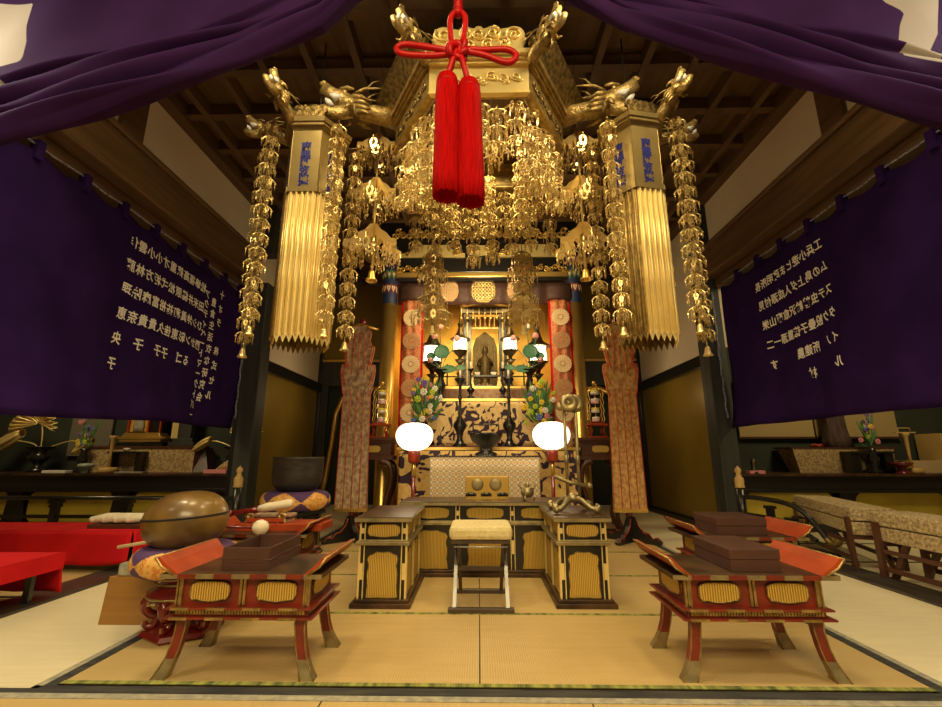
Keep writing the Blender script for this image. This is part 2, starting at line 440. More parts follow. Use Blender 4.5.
# side walls above the beams, posts, beams
for s, nm in ((-1, 'left'), (1, 'right')):
    a, b = sorted((s*WX, s*(WX+.1)))
    m = MB(); m.box(a, b, -1, 6.0, 3.85, CZ+.14); m.box(a, b, 6.0, 9.5, 2.44, CZ+.14); struct('wall_'+nm, m, 'plaster')
    a2, b2 = sorted((s*(WX-.16), s*(WX+.18)))
    m = MB(); m.box(a2, b2, -1, 6.05, 3.42, 3.88)
    a3, b3 = sorted((s*(WX-.2), s*(WX-.16))); m.box(a3, b3, -1, 6.02, 3.80, 3.86)
    a3, b3 = sorted((s*(WX+.0), s*(WX+.24))); m.box(a3, b3, -1, 6.0, 3.30, 3.42)
    struct('trim_3' if s < 0 else 'trim_4', m, 'brown_beam', bevel=.02)
    m = MB(); a4, b4 = ((-3.25, -3.02), (3.13, 3.38))[s > 0]; m.box(a4, b4, 5.97, 6.23, 0, 3.42); m.box(a4, b4, 5.99, 6.2, 3.88, CZ+.13); struct('trim_5' if s < 0 else 'trim_6', m, 'dark_post', bevel=.012)
    m = MB(); m.box(*sorted((s*(WX-.05), s*(WX+.08))), 3.50, 3.76, 3.88, CZ); struct('trim_7' if s < 0 else 'trim_8', m, 'brown_beam')
    # lintel and sliding doors behind the post
    m = MB(); a5, b5 = sorted((s*(WX-.07), s*(WX+.1))); m.box(a5, b5, 6.23, 9.3, 2.26, 2.44); m.box(a5, b5, 6.23, 6.40, 0, 2.26); m.box(a5, b5, 9.1, 9.3, 0, CZ); m.box(a5, b5, 6.2, 9.3, 0, .05)
    struct('trim_9' if s < 0 else 'trim_10', m, 'black_lacquer', bevel=.008)
    m = MB(); a6, b6 = sorted((s*(WX+.0), s*(WX+.05))); m.box(a6, b6, 6.40, 9.1, .05, 2.26); struct('door_1' if s < 0 else 'door_2', m, 'dark_gold_wall')
    # side room: back wall, outer wall
    a7, b7 = sorted((s*(WX+.15), s*9)); m = MB(); m.box(a7, b7, 7.15, 7.25, 0, CZ); struct('wall_back_'+nm, m, 'green_wall')
    m = MB(); a8, b8 = sorted((s*8.9, s*9)); m.box(a8, b8, -3, 7.2, 0, CZ); struct('wall_outer_'+nm, m, 'side_plaster')
    m = MB(); m.box(*sorted((s*3.9, s*8.9)), 7.09, 7.15, 2.9, CZ); struct('wall_upper_'+nm, m, 'side_plaster')

# back wall of the hall: dark gold panels over a black frame with bell-shaped openings
m = MB(); m.box(-3.3, 3.3, 9.45, 9.55, 0, CZ+.1); struct('wall_back', m, 'green_wall')
k = 3
for s in (-1, 1):
    m = MB(); a, b = sorted((s*1.45+CX, s*3.28)); m.box(a, b, 9.2, 9.26, 2.92, CZ); struct('wall_panel', m, 'dark_gold_wall')
    m = MB(); m.box(a, b, 9.14, 9.28, 2.40, 2.90); m.box(*sorted((s*3.14, s*3.28)), 9.16, 9.26, 0, 2.40)
    struct('trim_11' if s < 0 else 'trim_12', m, 'dark_post')
    m = MB(); m.box(a, b, 9.12, 9.16, 2.90, 2.95)
    pts = [(s*3.16, 9.12, .02), (s*3.06, 9.12, .5), (s*2.98, 9.12, 1.2), (s*2.93, 9.12, 1.8), (s*2.80, 9.12, 2.15), (s*2.5, 9.12, 2.32), (s*1.8, 9.12, 2.36)]
    m.tube(pts, .055, 8)
    struct('trim_13' if s < 0 else 'trim_14', m, 'gold_leaf')

# ================================================================ PURPLE CURTAINS ON THE SIDES
def side_curtain(s, name_label, ysplit, cols, y0, ytop, ybot):
    t = thing('purple_curtain', name_label, 'curtain', (s*(WX-.02), 3.0, 3.24))
    def surf(y, z, off=0):
        f = (3.24-z)/1.95
        w = .045*math.sin(y*4.1+z*.9)*f + .02*math.sin(y*11+z*2.3)*f + .03*math.sin(z*3.2+y*1.3)*f
        return Vector((-s*(off)+w, y-3.0, z-3.24))
    def fn(u, v):
        ye = ytop+(ybot-ytop)*v
        y = -1.0+(ye+1.0)*u
        z = 3.24-(1.90+(min(.07, max(0, (4.6-y)*.05)) if s < 0 else 0))*v - .045*math.sin(u*PI*16)**2*(1-v)
        return surf(y, z)
    m = MB(); m.grid(fn, 120, 30); m.build('curtain_cloth', 'purple_cloth', t, solid=.006)
    mb = MB(); i = 0
    y = 1.2
    while y < ytop-.03:
        mb = MB(); mb.box(-.035, .035, y-3.0-.028, y-3.0+.028, -.075, .075); mb.build('hanging_loop', 'purple_cloth', t); y += .42
    m = MB(); m.tube([(0, -3.5+.25*i, .055-.02*math.sin(i*PI/1.68)**2) for i in range(26)], .008, 6); m.build('rail_cord', 'rope_cord', t)
    # lettering, seen from behind the cloth so every character is mirrored
    for txt, yy, zz, dy, dz, sz in cols:
        lt = MB()
        for j, ch in enumerate(txt):
            if ch == ' ': continue
            cu = bpy.data.curves.new('glyph', 'FONT'); cu.body = ch; cu.size = sz; cu.align_x = 'CENTER'; cu.resolution_u = 2; cu.offset = sz*.022
            ob = bpy.data.objects.new('glyph', cu); COL.objects.link(ob)
            bpy.context.view_layer.update()
            dg = bpy.context.evaluated_depsgraph_get()
            me = ob.evaluated_get(dg).to_mesh()
            vs = []
            for v in me.vertices:
                # photo shows the left curtain's right edge at larger y; mirrored on both
                gy = yy + dy*j + (-v.co.x if s < 0 else v.co.x)*.86
                gz = zz - dz*j + v.co.y
                vs.append(surf(gy, gz, .014))
            lt.add(vs, [tuple(p.vertices) for p in me.polygons])
            bpy.data.objects.remove(ob); bpy.data.curves.remove(cu)
        lt.build('lettering_column', 'white_ink', t)
    m = MB(); p = []
    for i in range(40): p.append((s*-.06+.006*math.sin(i*1.2), 2.95+.006*math.cos(i*1.2), -.02-1.75*i/39))
    m.tube(p, .011, 6); m.build('side_cord', 'rope_cord', t, label='pale twisted cord')
    return t
# columns: text, y of first glyph, z of first glyph baseline, dy per glyph, dz per glyph, size
_c = ['伊藤理恵央子', '雲林院奈', '小方麻貴子', '小坂富貴', '才弌裕久子', '重松祐佳子', '篠原和恵', '高橋眞彰ゴ', '福井紳ンる', '嶋米シか', '松田ひ関']
left_cols = []
for i, c in enumerate(_c):
    left_cols.append((c, 3.885+.113*i, 2.955-.003*i, .012, .236, .122))
left_cols += [('アクティベートマークトバー', 5.11, 2.88, .006, .122, .11), ('豊食生活衣な研究会', 5.25, 2.82, .004, .148, .115), ('十オラ 株式セル', 5.40, 2.97, .002, .185, .115)]
_r = ['工ムスタイル', '兵のテクノ', '小島虫設', '遊上鶴疊所', 'ヒダ輪子建村', 'ま人沢徳農', '政成愈重', '明源寳源', '所付山一', '長見栄二す']
right_cols = []
for i, c in enumerate(_r):
    right_cols.append((c, 4.07+.105*i, 2.965-.009*i, -.014, .236, .118))
side_curtain(-1, 'purple curtain with long columns of white characters hanging on the left side', 0, left_cols, -1, 5.93, 5.97)
side_curtain(1, 'purple curtain with short columns of white characters hanging on the right side', 0, right_cols, -1, 5.82, 5.97)
# ================================================================ PURPLE SWAG ACROSS THE FRONT
def inside(p, poly):
    x, y = p; c = False; n = len(poly)
    for i in range(n):
        x1, y1 = poly[i]; x2, y2 = poly[(i+1) % n]
        if (y1 > y) != (y2 > y) and x < (x2-x1)*(y-y1)/(y2-y1)+x1: c = not c
    return c
def lerp_pts(pts, x):
    for (a, b), (c, d) in zip(pts, pts[1:]):
        if x <= c or (c, d) == pts[-1]: return b+(d-b)*(x-a)/(c-a)
swags = [(-1, [(-3.2, 1.93), (-2.019, 2.293), (-1.666, 2.42), (-1.331, 2.552), (-1.047, 2.675), (-.703, 2.875), (-.55, 3.05), (-.06, 3.40)],
          [[(-2.5, 3.06), (-2.057, 3.039), (-2.044, 2.897), (-2.017, 2.80), (-2.019, 2.70), (-2.112, 2.681), (-2.5, 2.68)], [(-2.5, 2.66), (-2.099, 2.627), (-2.016, 2.522), (-2.5, 2.40)]],
          'purple crested swag curtain gathered up from the upper left corner to the centre'),
         (1, [(-.10, 3.40), (.20, 3.20), (.42, 3.01), (.636, 2.843), (1.059, 2.67), (1.407, 2.516), (1.669, 2.418), (1.903, 2.337), (3.2, 1.95)],
          [[(1.79, 3.3), (1.798, 2.955), (1.87, 2.888), (1.834, 2.818), (1.80, 2.70), (1.781, 2.626), (1.933, 2.577), (1.95, 2.70), (2.006, 2.788), (2.044, 2.95), (2.1, 3.3)]],
          'purple crested swag curtain gathered up from the upper right corner to the centre')]
for s, line, crest, lb in swags:
    t = thing('swag_curtain', lb, 'curtain', (0, 1.6, 3.0))
    xa, xb = line[0][0], line[-1][0]
    def pos(u, v):
        x = xa+(xb-xa)*u; zb = lerp_pts(line, x)
        g = abs(x+.08)
        k = .55+.45*min(1, g/1.6)
        if v < .5:
            f = v/.5*.30
            y = -.055*abs(math.sin(PI*(f-.02)/.085))**.8*k + .01
            if f < .03: y = .05-.05*f/.03*1.0
            z = zb+f*k - .012*math.sin(x*5+f*30)
            if f < .03: z = zb+.02-f*.6
            y += .012*math.sin(x*7+f*60)
        else:
            f = (v-.5)/.5
            z = zb+.30*k+f*(4.3-zb-.30*k)
            y = .012*math.sin(x*7+.3*60)*(1-f)+.01+.02*math.sin(x*6+z*3)*(f)+.012*math.sin(x*13-z*7)*min(1, f*4)
        return x, y, z
    m = MB(); m.grid(lambda u, v: Vector(pos(u, v))-Vector((0, 0, 3.0)), 300, 130)
    o = m.build('gathered_cloth', 'dyed_swag', t, solid=.004)
    def seg_d(p, a, b):
        ax, ay = a; bx, by = b; dx, dy = bx-ax, by-ay
        f = max(0, min(1, ((p[0]-ax)*dx+(p[1]-ay)*dy)/(dx*dx+dy*dy+1e-12)))
        return math.hypot(p[0]-ax-f*dx, p[1]-ay-f*dy)
    at = o.data.attributes.new('crest_pattern', 'FLOAT', 'POINT')
    for i, v in enumerate(m.v):
        x, z = v[0], v[2]+3.0
        if abs(x) < 1.5: at.data[i].value = 0; continue
        d = max((1 if inside((x, z), c) else -1)*min(seg_d((x, z), c[q], c[(q+1) % len(c)]) for q in range(len(c))) for c in crest)
        at.data[i].value = max(0, min(1, .5+d*5))

# ================================================================ RED TASSEL
t = thing('tassel_cord', 'big red silk cord bow with two long tassels hanging at top centre', 'tassel', (-.08, 1.5, 2.602))
def crv(pts, n=10, closed=False):
    """Catmull-Rom through points"""
    P = [Vector(p) for p in pts]; N = len(P); out = []
    for i in range(N if closed else N-1):
        p0 = P[(i-1) % N] if closed or i > 0 else P[0]; p1 = P[i]; p2 = P[(i+1) % N]
        p3 = P[(i+2) % N] if closed or i+2 < N else P[-1]
        for k in range(n):
            f = k/n
            out.append(.5*((2*p1)+(p2-p0)*f+(2*p0-5*p1+4*p2-p3)*f*f+(3*p1-p0-3*p2+p3)*f**3))
    if not closed: out.append(P[-1])
    return out
rc = .0125
m = MB()
m.tube(crv([(.0, 0, .0), (-.10, -.005, .02), (-.215, 0, .045), (-.252, 0, .025), (-.22, 0, -.003), (-.10, .008, -.004), (0, 0, 0)]), rc, 10)
m.tube(crv([(0, -.01, .01), (.10, 0, .012), (.20, 0, .012), (.238, 0, -.02), (.20, 0, -.052), (.10, -.01, -.022), (0, -.012, .0)]), rc, 10)
m.tube(crv([(-.015, 0, .0), (-.03, 0, .09), (-.032, 0, .17), (-.012, 0, .205), (.012, 0, .205), (.03, 0, .17), (.024, 0, .09), (.008, 0, 0)]), rc, 10)
m.tube([(0, 0, .19), (0, .0, .30), (0, .0, .55)], .016, 10)
for i in range(6): m.ball((.0, 0, .20+.028*i), .021, 10, 6, sz=.7)
m.tube(crv([(-.004, -.01, .0), (-.02, -.012, -.05), (-.042, 0, -.12)]), rc, 10)
m.tube(crv([(.006, -.01, .0), (.024, -.012, -.07), (.046, 0, -.150)]), rc, 10)
for a, b in ((0, 0), (1.1, .01), (2.2, -.01)):
    M = Matrix.Rotation(a, 3, 'Y'); pp = []
    for k in range(24):
        q = 2*PI*k/24; pp.append(M @ Vector((math.cos(q)*.040, b-.012+.013*math.sin(q*2), math.sin(q)*.024)))
    m.tube(pp, .0125, 8, True)
m.build('cord_bow', 'red_cord', t)
for x, zt, zb, lean in ((-.042, -.112, -.655, .004), (.046, -.140, -.678, .006)):
    m = MB(); R_ = .043; n = 96; prof = []
    H = zt-zb
    for r, f in ((.004, 0), (.022, .004), (.036, .018), (.041, .045), (.0425, .075), (.0405, .082), (.0415, .09), (.044, .2), (.046, .5), (.050, .85), (.053, 1.0), (.046, 1.0), (.040, .97), (.02, .90), (.001, .88)):
        prof.append((r*(1.05 if f < .9 else .98), zt-H*f))
    vs = []; rr = random.Random(3)
    jit = [rr.uniform(-.006, .006) for _ in range(n)]; rad = [1+.035*(k % 2)+rr.uniform(-.015, .015) for k in range(n)]
    for r, z in prof:
        for k in range(n):
            a = 2*PI*k/n; fr = (zt-z)/H
            q = rad[k] if fr > .085 else 1
            vs.append((x+lean*fr+math.cos(a)*r*q, math.sin(a)*r*q, z+(jit[k] if fr > .95 else 0)))
    fs = []
    for i in range(len(prof)-1):
        for k in range(n): l = (k+1) % n; fs.append((i*n+k, i*n+l, (i+1)*n+l, (i+1)*n+k))
    m.add(vs, fs, True)
    o = m.build('tassel', 'red_silk', t)
    m = MB(); m.tube([(x+lean*.08+math.cos(q*PI/12)*.042, math.sin(q*PI/12)*.042, zt-H*.082) for q in range(24)], .003, 6, True); m.build('tassel_binding', 'red_cord', o)

# ================================================================ GILT CANOPY
CC = Vector((.01, 3.41, 3.60))
canopy = thing('altar_canopy', 'large six-sided gilt canopy with dragon heads hanging from the coffered ceiling', 'canopy', CC)
RV = .74
def hv(k, r): a = math.radians(-120+60*k); return Vector((r*math.cos(a), r*math.sin(a), 0))
crestp = []
for cx_, cz_, r in ((-.26, .13, .075), (-.12, .16, .07), (0, .17, .075), (.12, .16, .07), (.26, .13, .075)): pass
def crest_outline(w, h):
    p = [(-w/2, 0), (w/2, 0), (w*.56, h*.55)]
    for c0, c1, r, a0, a1 in ((w*.42, h*.66, h*.32, -.3, 2.2), (w*.16, h*.80, h*.2, .4, 2.4), (0, h*.86, h*.14, .3, 2.8), (-w*.16, h*.80, h*.2, .8, 2.8), (-w*.42, h*.66, h*.32, .95, 3.5)):
        p += arc((c0, c1), r, a0, a1, 7)
    p.append((-w*.56, h*.55)); return p
def spiral(mb, c, u, w, nrm, r, turns=1.6, th=.008, sgn=1, a0=0):
    c = Vector(c); u = Vector(u); w = Vector(w); nrm = Vector(nrm); pts = []
    for i in range(22):
        f = i/21; a = a0+sgn*turns*2*PI*f; q = r*(1-.85*f)
        pts.append(c+u*math.cos(a)*q+w*math.sin(a)*q+nrm*.004)
    mb.tube(pts, th, 6)
Z = Vector((0, 0, 1))
for k in range(6):
    A, B = hv(k, RV), hv(k+1, RV); u = (B-A).normalized(); nr = Vector((u.y, -u.x, 0)); L_ = (B-A).length
    mid = (A+B)/2
    fm = 'pale_gold' if k == 0 else 'antique_gold'  # front face paler, other faces darker: fall of light put into the gold
    # fascia board
    m = MB(); m.poly([(-L_/2, 0), (L_/2, 0), (L_/2, .235), (-L_/2, .235)], mid, u, Z, -nr*.03)
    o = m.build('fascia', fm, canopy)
    m = MB()      # relief phoenix and cloud scrolls
    for j in range(-3, 4):
        cx_ = j*L_/8.2
        spiral(m, mid+u*cx_+Z*(.115+.02*(j % 2)), u, Z, nr, .042, 1.4, .006, 1 if j % 2 else -1, j)
        spiral(m, mid+u*(cx_+.03)+Z*(.085+.03*(j % 2)), u, Z, nr, .025, 1.2, .005, -1, j*2)
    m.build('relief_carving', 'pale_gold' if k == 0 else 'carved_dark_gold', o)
    # cornice mouldings
    m = MB()
    for z0, z1, r0, r1 in ((.235, .262, .03, .03), (.262, .285, .05, .055), (.285, .318, .075, .082), (-.012, .0, .012, .012)):
        A0, B0, A1, B1 = hv(k, RV+r0), hv(k+1, RV+r0), hv(k, RV+r1), hv(k+1, RV+r1); Ai, Bi = hv(k, RV-.04), hv(k+1, RV-.04)
        m.hexa([A0+Z*z0, B0+Z*z0, Bi+Z*z0, Ai+Z*z0], [A1+Z*z1, B1+Z*z1, Bi+Z*z1, Ai+Z*z1])
    m.build('cornice', fm, canopy)
    # crest board
    m = MB(); ol = crest_outline(L_*.86, .25)
    m.poly(ol, mid+nr*.03+Z*.318, u, Z, -nr*.03)
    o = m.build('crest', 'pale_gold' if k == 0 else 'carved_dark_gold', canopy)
    m = MB(); b = mid+nr*.035+Z*.318
    w_ = L_*.86
    for cx_, cz_, r, sg in ((-.42, .165, .07, 1), (-.17, .18, .06, 1), (0, .17, .06, -1), (.17, .18, .06, -1), (.42, .165, .07, -1), (-.3, .09, .05, 1), (-.1, .07, .05, -1), (.1, .07, .05, 1), (.3, .09, .05, -1)):
        spiral(m, b+u*cx_*w_+Z*cz_, u, Z, nr, r, 1.5, .008, sg, cx_*9)
    for j in range(16): m.poly(arc((0, 0), w_*.028, 0, PI, 5), b+u*((j-7.5)*w_*.058)+Z*.012, u, Z, nr*.006)
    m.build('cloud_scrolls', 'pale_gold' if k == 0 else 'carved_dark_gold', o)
    # dark carved eave panel leaning outwards on the flanks
    if k in (1, 5, 2, 4):
        m = MB(); A0, B0, A1, B1 = hv(k, RV+.06), hv(k+1, RV+.06), hv(k, RV+.20), hv(k+1, RV+.20)
        m.hexa([A0+Z*.32, B0+Z*.32, B0*.97+Z*.32, A0*.97+Z*.32], [A1+Z*.50, B1+Z*.50, B1*.97+Z*.50, A1*.97+Z*.50])
        m.build('eave_panel', 'carved_dark_gold', canopy)
m = MB(); m.poly([tuple(hv(k, RV-.02)[:2]) for k in range(6)], (0, 0, .30), (1, 0, 0), (0, 1, 0), (0, 0, .03)); m.build('canopy_roof', 'brown_beam', canopy)
m = MB(); m.tube([tuple(hv(k, RV-.06)+Z*.02) for k in range(6)], .028, 6, True); m.build('inner_rail', 'antique_gold', canopy)
m = MB(); m.tube([(0, 0, .30), (0, 0, 1.07)], .015, 8)
for k in range(6): m.tube([hv(k, RV*.8)+Z*.32, (0, 0, .9)], .006, 6)
m.build('suspension_rod', 'iron_bell', canopy)

def dragon(parent, origin, direction, rise, size, roll=0, mat='dragon_gold', name='dragon_head'):
    """gilt dragon head on a scaly neck; +X of the local frame points out of the canopy corner"""
    d = Vector(direction).normalized(); d = (d*math.cos(rise)+Z*math.sin(rise)).normalized()
    side = d.cross(Z).normalized(); up = side.cross(d).normalized()
    M = Matrix((d, side, up)).transposed(); o = Vector(origin)
    T = lambda x, y, z: o+M @ (Vector((x, y, z))*size)
    m = MB()
    m.tube([T(0, 0, 0), T(.25, 0, .06), (T(.5, 0, .05)), T(.75, 0, 0), T(.95, 0, .03)], [size*q for q in (.17, .20, .19, .17, .16)], 12)
    # skull and brow
    M4 = M
    def blob(x, y, z, r, sx, sy, sz): 
        pr = [(max(1e-6, math.sin(PI*i/8))*r*size, -math.cos(PI*i/8)*r*size*sz) for i in range(9)]
        m.lathe(pr, 12, T(x, y, z), M, True, sx, sy)
    blob(1.02, 0, .10, .22, 1.15, .95, .85)
    # upper jaw, open, curled at the nose
    m.tube([T(1.05, 0, .14), T(1.25, 0, .22), T(1.45, 0, .28), T(1.62, 0, .36)], [size*q for q in (.19, .16, .14, .13)], 10, flat=1.2)
    blob(1.62, 0, .44, .085, 1, 1.5, 1); blob(1.66, .09, .38, .055, 1, 1, 1); blob(1.66, -.09, .38, .055, 1, 1, 1)
    # lower jaw
    m.tube([T(1.0, 0, .0), T(1.22, 0, -.14), T(1.40, 0, -.18), T(1.56, 0, -.11)], [size*q for q in (.15, .12, .11, .08)], 10, flat=1.3)
    # eyes, brows, mane
    for q in (-1, 1):
        blob(1.16, q*.13, .30, .055, 1, 1, 1)
        m.tube([T(1.28, q*.12, .36), T(1.12, q*.16, .40), T(.98, q*.20, .38)], [size*w for w in (.03, .05, .02)], 6)
        for j in range(4):
            m.tube([T(.98-.05*j, q*.15, .22-.11*j), T(.80-.05*j, q*.22, .22-.12*j), T(.64-.05*j, q*.235, .17-.11*j)], [size*w for w in (.065, .05, .01)], 6)
        m.tube([T(1.02, q*.2, .02), T(1.0, q*.28, -.12), T(1.10, q*.30, -.22)], [size*w for w in (.05, .045, .01)], 6)
    for j in range(7): m.tube([T(.12+.13*j, 0, .15), T(.05+.13*j, 0, .25)], [size*.06, size*.01], 5)
    hd = m.build(name, mat, parent)
    m = MB()
    for q in (-1, 1):
        m.tube([T(.98, q*.10, .34), T(.78, q*.15, .50), T(.55, q*.18, .56), T(.30, q*.20, .62)], [size*w for w in (.035, .03, .022, .006)], 6)
        m.tube([T(.72, q*.16, .52), T(.62, q*.18, .70), T(.50, q*.18, .78)], [size*w for w in (.025, .018, .005)], 6)
    m.build('antler', mat, hd)
    m = MB()
    for q in (-1, 1):
        m.tube([T(1.20, q*.12, .16), T(1.33, q*.125, .12), T(1.45, q*.12, .17)], [size*w for w in (.05, .085, .03)], 8)
        m.tube([T(1.36, q*.09, -.10), T(1.46, q*.10, -.02), T(1.53, q*.09, .05)], [size*w for w in (.06, .065, .02)], 8)
    m.build('tusk', 'white_paint', hd)
    return hd
for k, rise, sz in ((0, .62, .235), (1, .62, .235)):
    A = hv(k, RV+.02); dragon(canopy, A+Z*.24, (A.x, A.y*.55, 0), rise, sz, mat='pale_gold' if k > 5 else 'dragon_gold')
for k, rise, sz in ((5, .10, .40), (2, .10, .40)):
    A = hv(k, RV+.0); dragon(canopy, A+Z*.30, (A.x, A.y-.20, 0), rise, sz)
# ================================================================ HANGING ORNAMENTS
def plate(m, c, ax, h, w, th=.002):
    """small pierced leaf plate hanging at c in the plane spanned by ax and Z: rim, eye and three drops"""
    c = Vector(c); ax = Vector(ax).normalized(); n = ax.cross(Z)
    ol = [(0, 0), (w*.32, -h*.10), (w*.5, -h*.34), (w*.34, -h*.52), (w*.42, -h*.66), (0, -h*.80), (-w*.42, -h*.66), (-w*.34, -h*.52), (-w*.5, -h*.34), (-w*.32, -h*.10)]
    il = [(a*.55, -h*.38+(b+h*.38)*.55) for a, b in ol]
    k = len(ol)
    P0 = [c+ax*a+Z*b+n*th for a, b in ol]; P1 = [c+ax*a+Z*b+n*th for a, b in il]
    Q0 = [p-n*th*2 for p in P0]; Q1 = [p-n*th*2 for p in P1]
    fs = []
    for i in range(k):
        j = (i+1) % k
        fs += [(i, j, k+j, k+i), (2*k+i, 3*k+i, 3*k+j, 2*k+j), (i, 2*k+i, 2*k+j, j), (k+i, k+j, 3*k+j, 3*k+i)]
    m.add(P0+P1+Q0+Q1, fs)
    for dx in (-.36, 0, .36):
        q = c+ax*(dx*w)-Z*(h*(.68 if dx else .82)); r = w*.11; hh = h*.26
        m.add([q, q+ax*r-Z*hh*.6, q+n*r-Z*hh*.6, q-ax*r-Z*hh*.6, q-n*r-Z*hh*.6, q-Z*hh],
              [(0, 1, 2), (0, 2, 3), (0, 3, 4), (0, 4, 1), (5, 2, 1), (5, 3, 2), (5, 4, 3), (5, 1, 4)])
def tier_mb(r, h, arms=6, ph=0):
    """one crown of a hanging ornament: arched openwork arms with pierced plates hanging from their tips"""
    m = MB()
    for k in range(arms):
        a = 2*PI*k/arms+ph; d = Vector((math.cos(a), math.sin(a), 0)); t = Vector((-d.y, d.x, 0))
        m.tube([Vector((0, 0, 0)), d*r*.30+Z*h*.02, d*r*.68-Z*h*.10, d*r*.98-Z*h*.30, d*r*1.06-Z*h*.42, d*r*.92-Z*h*.46, d*r*.84-Z*h*.36], [r*.08, r*.10, r*.10, r*.09, r*.07, r*.05, r*.03], 5)
        m.tube([d*r*.25-Z*h*.02, d*r*.50-Z*h*.20, d*r*.36-Z*h*.36, d*r*.20-Z*h*.26], [r*.06, r*.07, r*.06, r*.03], 4)
        plate(m, d*r*.97-Z*h*.34, t, h*.56, r*.50)
        if k % 2 == 0: plate(m, d*r*.45-Z*h*.34, t, h*.52, r*.40)
        m.ball(d*r*1.06-Z*h*.36, r*.085, 6, 4)
    m.tube([(0, 0, h*.05), (0, 0, -h*.5)], r*.05, 5)
    m.ball((0, 0, h*.04), r*.16, 8, 5, sz=1.3)
    return m
def mesh_of(mb, name, mat):
    o = mb.build(name, mat); me = o.data; bpy.data.objects.remove(o); return me
TIER = {mt: [mesh_of(tier_mb(.064, .105, 6, p), 'ornament_tier', mt) for p in (0, .5)] for mt in ('bright_brass', 'ornament_gold')}
def bell_mb(r):
    m = MB(); m.lathe([(.001, 0), (r*.35, -r*.05), (r*.55, -r*.5), (r*.62, -r*1.3), (r*.95, -r*1.75), (r*1.0, -r*1.95), (r*.85, -r*1.9), (r*.5, -r*1.3), (.001, -r*.8)], 14); m.ball((0, 0, -r*1.8), r*.3, 8, 6); m.tube([(0, 0, 0), (0, 0, r*1.2)], r*.12, 5)
    return m
BELL = mesh_of(bell_mb(.032), 'bell', 'bright_brass')
CHAIN = {}
def chain_mesh(L_):
    k = round(L_, 2)
    if k not in CHAIN:
        m = MB(); n = max(3, int(L_/.022))
        for i in range(n):
            z = -L_*(i+.5)/n; pts = []
            for q in range(6):
                a = 2*PI*q/6; c_, s_ = math.cos(a)*.005, math.sin(a)*.011
                pts.append((c_, 0, z+s_) if i % 2 else (0, c_, z+s_))
            m.tube(pts, .0018, 4, True)
        CHAIN[k] = mesh_of(m, 'chain', 'antique_gold')
    return CHAIN[k]
def link(name, me, parent, loc, rz=0, sc=1):
    o = bpy.data.objects.new(name, me); COL.objects.link(o); o.parent = parent; o.location = loc; o.rotation_euler = (0, 0, rz); o.scale = (sc,)*3; return o
def strand(loc, n, label, group, mat='bright_brass', step=.118, sc=1.0, bell=False, lead=.05, grow=0):
    t = thing('hanging_ornament', label, 'ornament', loc, rnd.uniform(0, 6), group)
    total = lead+step*n*sc
    link('chain', chain_mesh(total), t, (0, 0, 0))
    for i in range(n):
        link('ornament_tier', TIER[mat][i % 2], t, (0, 0, -lead-step*sc*i), rnd.uniform(-.3, .3), sc*(1+grow*i)*rnd.uniform(.94, 1.06))
    if bell: link('bell', BELL, t, (0, 0, -total-.01), 0, 1.15)
    return t
# along the canopy rim
gl = {0: ('bright gilt ornament string under the front edge of the canopy', 'strings under the front edge of the canopy'),
      1: ('bright gilt ornament string under the right front slant of the canopy', 'strings under the right front slant of the canopy'),
      5: ('bright gilt ornament string under the left front slant of the canopy', 'strings under the left front slant of the canopy'),
      2: ('dull gilt ornament string under the right rear slant of the canopy', 'strings under the right rear slant of the canopy'),
      4: ('dull gilt ornament string under the left rear slant of the canopy', 'strings under the left rear slant of the canopy'),
      3: ('dull gilt ornament string under the rear edge of the canopy', 'strings under the rear edge of the canopy')}
for k in range(6):
    A, B = hv(k, RV-.07), hv(k+1, RV-.07)
    N = 4 if k else 5
    for i in range(N):
        f = (i+.5)/N; p = A.lerp(B, f)+CC
        if k == 0: n = 3
        elif k in (1, 5): n = 4
        else: n = 3
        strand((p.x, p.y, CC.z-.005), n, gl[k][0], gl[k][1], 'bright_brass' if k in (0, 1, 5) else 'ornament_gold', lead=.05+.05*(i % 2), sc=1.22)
# inner ring of strings
for i in range(7):
    a = 2*PI*(i+.5)/7; p = CC+Vector((math.cos(a)*.42, math.sin(a)*.42, .31))
    back = p.y > CC.y
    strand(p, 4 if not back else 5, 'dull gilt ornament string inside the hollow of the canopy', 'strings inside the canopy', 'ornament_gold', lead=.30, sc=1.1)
# lower garland hanging before the altar lintel
for i in range(8):
    x = CX-.70+.20*i; y = 4.26
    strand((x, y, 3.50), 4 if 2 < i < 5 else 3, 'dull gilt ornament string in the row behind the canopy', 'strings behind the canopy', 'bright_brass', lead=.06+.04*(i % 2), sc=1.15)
m = MB(); m.box(-.80, .80, -.025, .025, 0, .05)
for x in (-.7, .7): m.tube([(x, 0, .05), (x, 0, 1.14)], .006, 6)
o = m.build('garland_rail', 'antique_gold', loc=(CX, 4.26, 3.50)); tag(o, 'thin gilt rail carrying the row of ornament strings behind the canopy', 'rail')

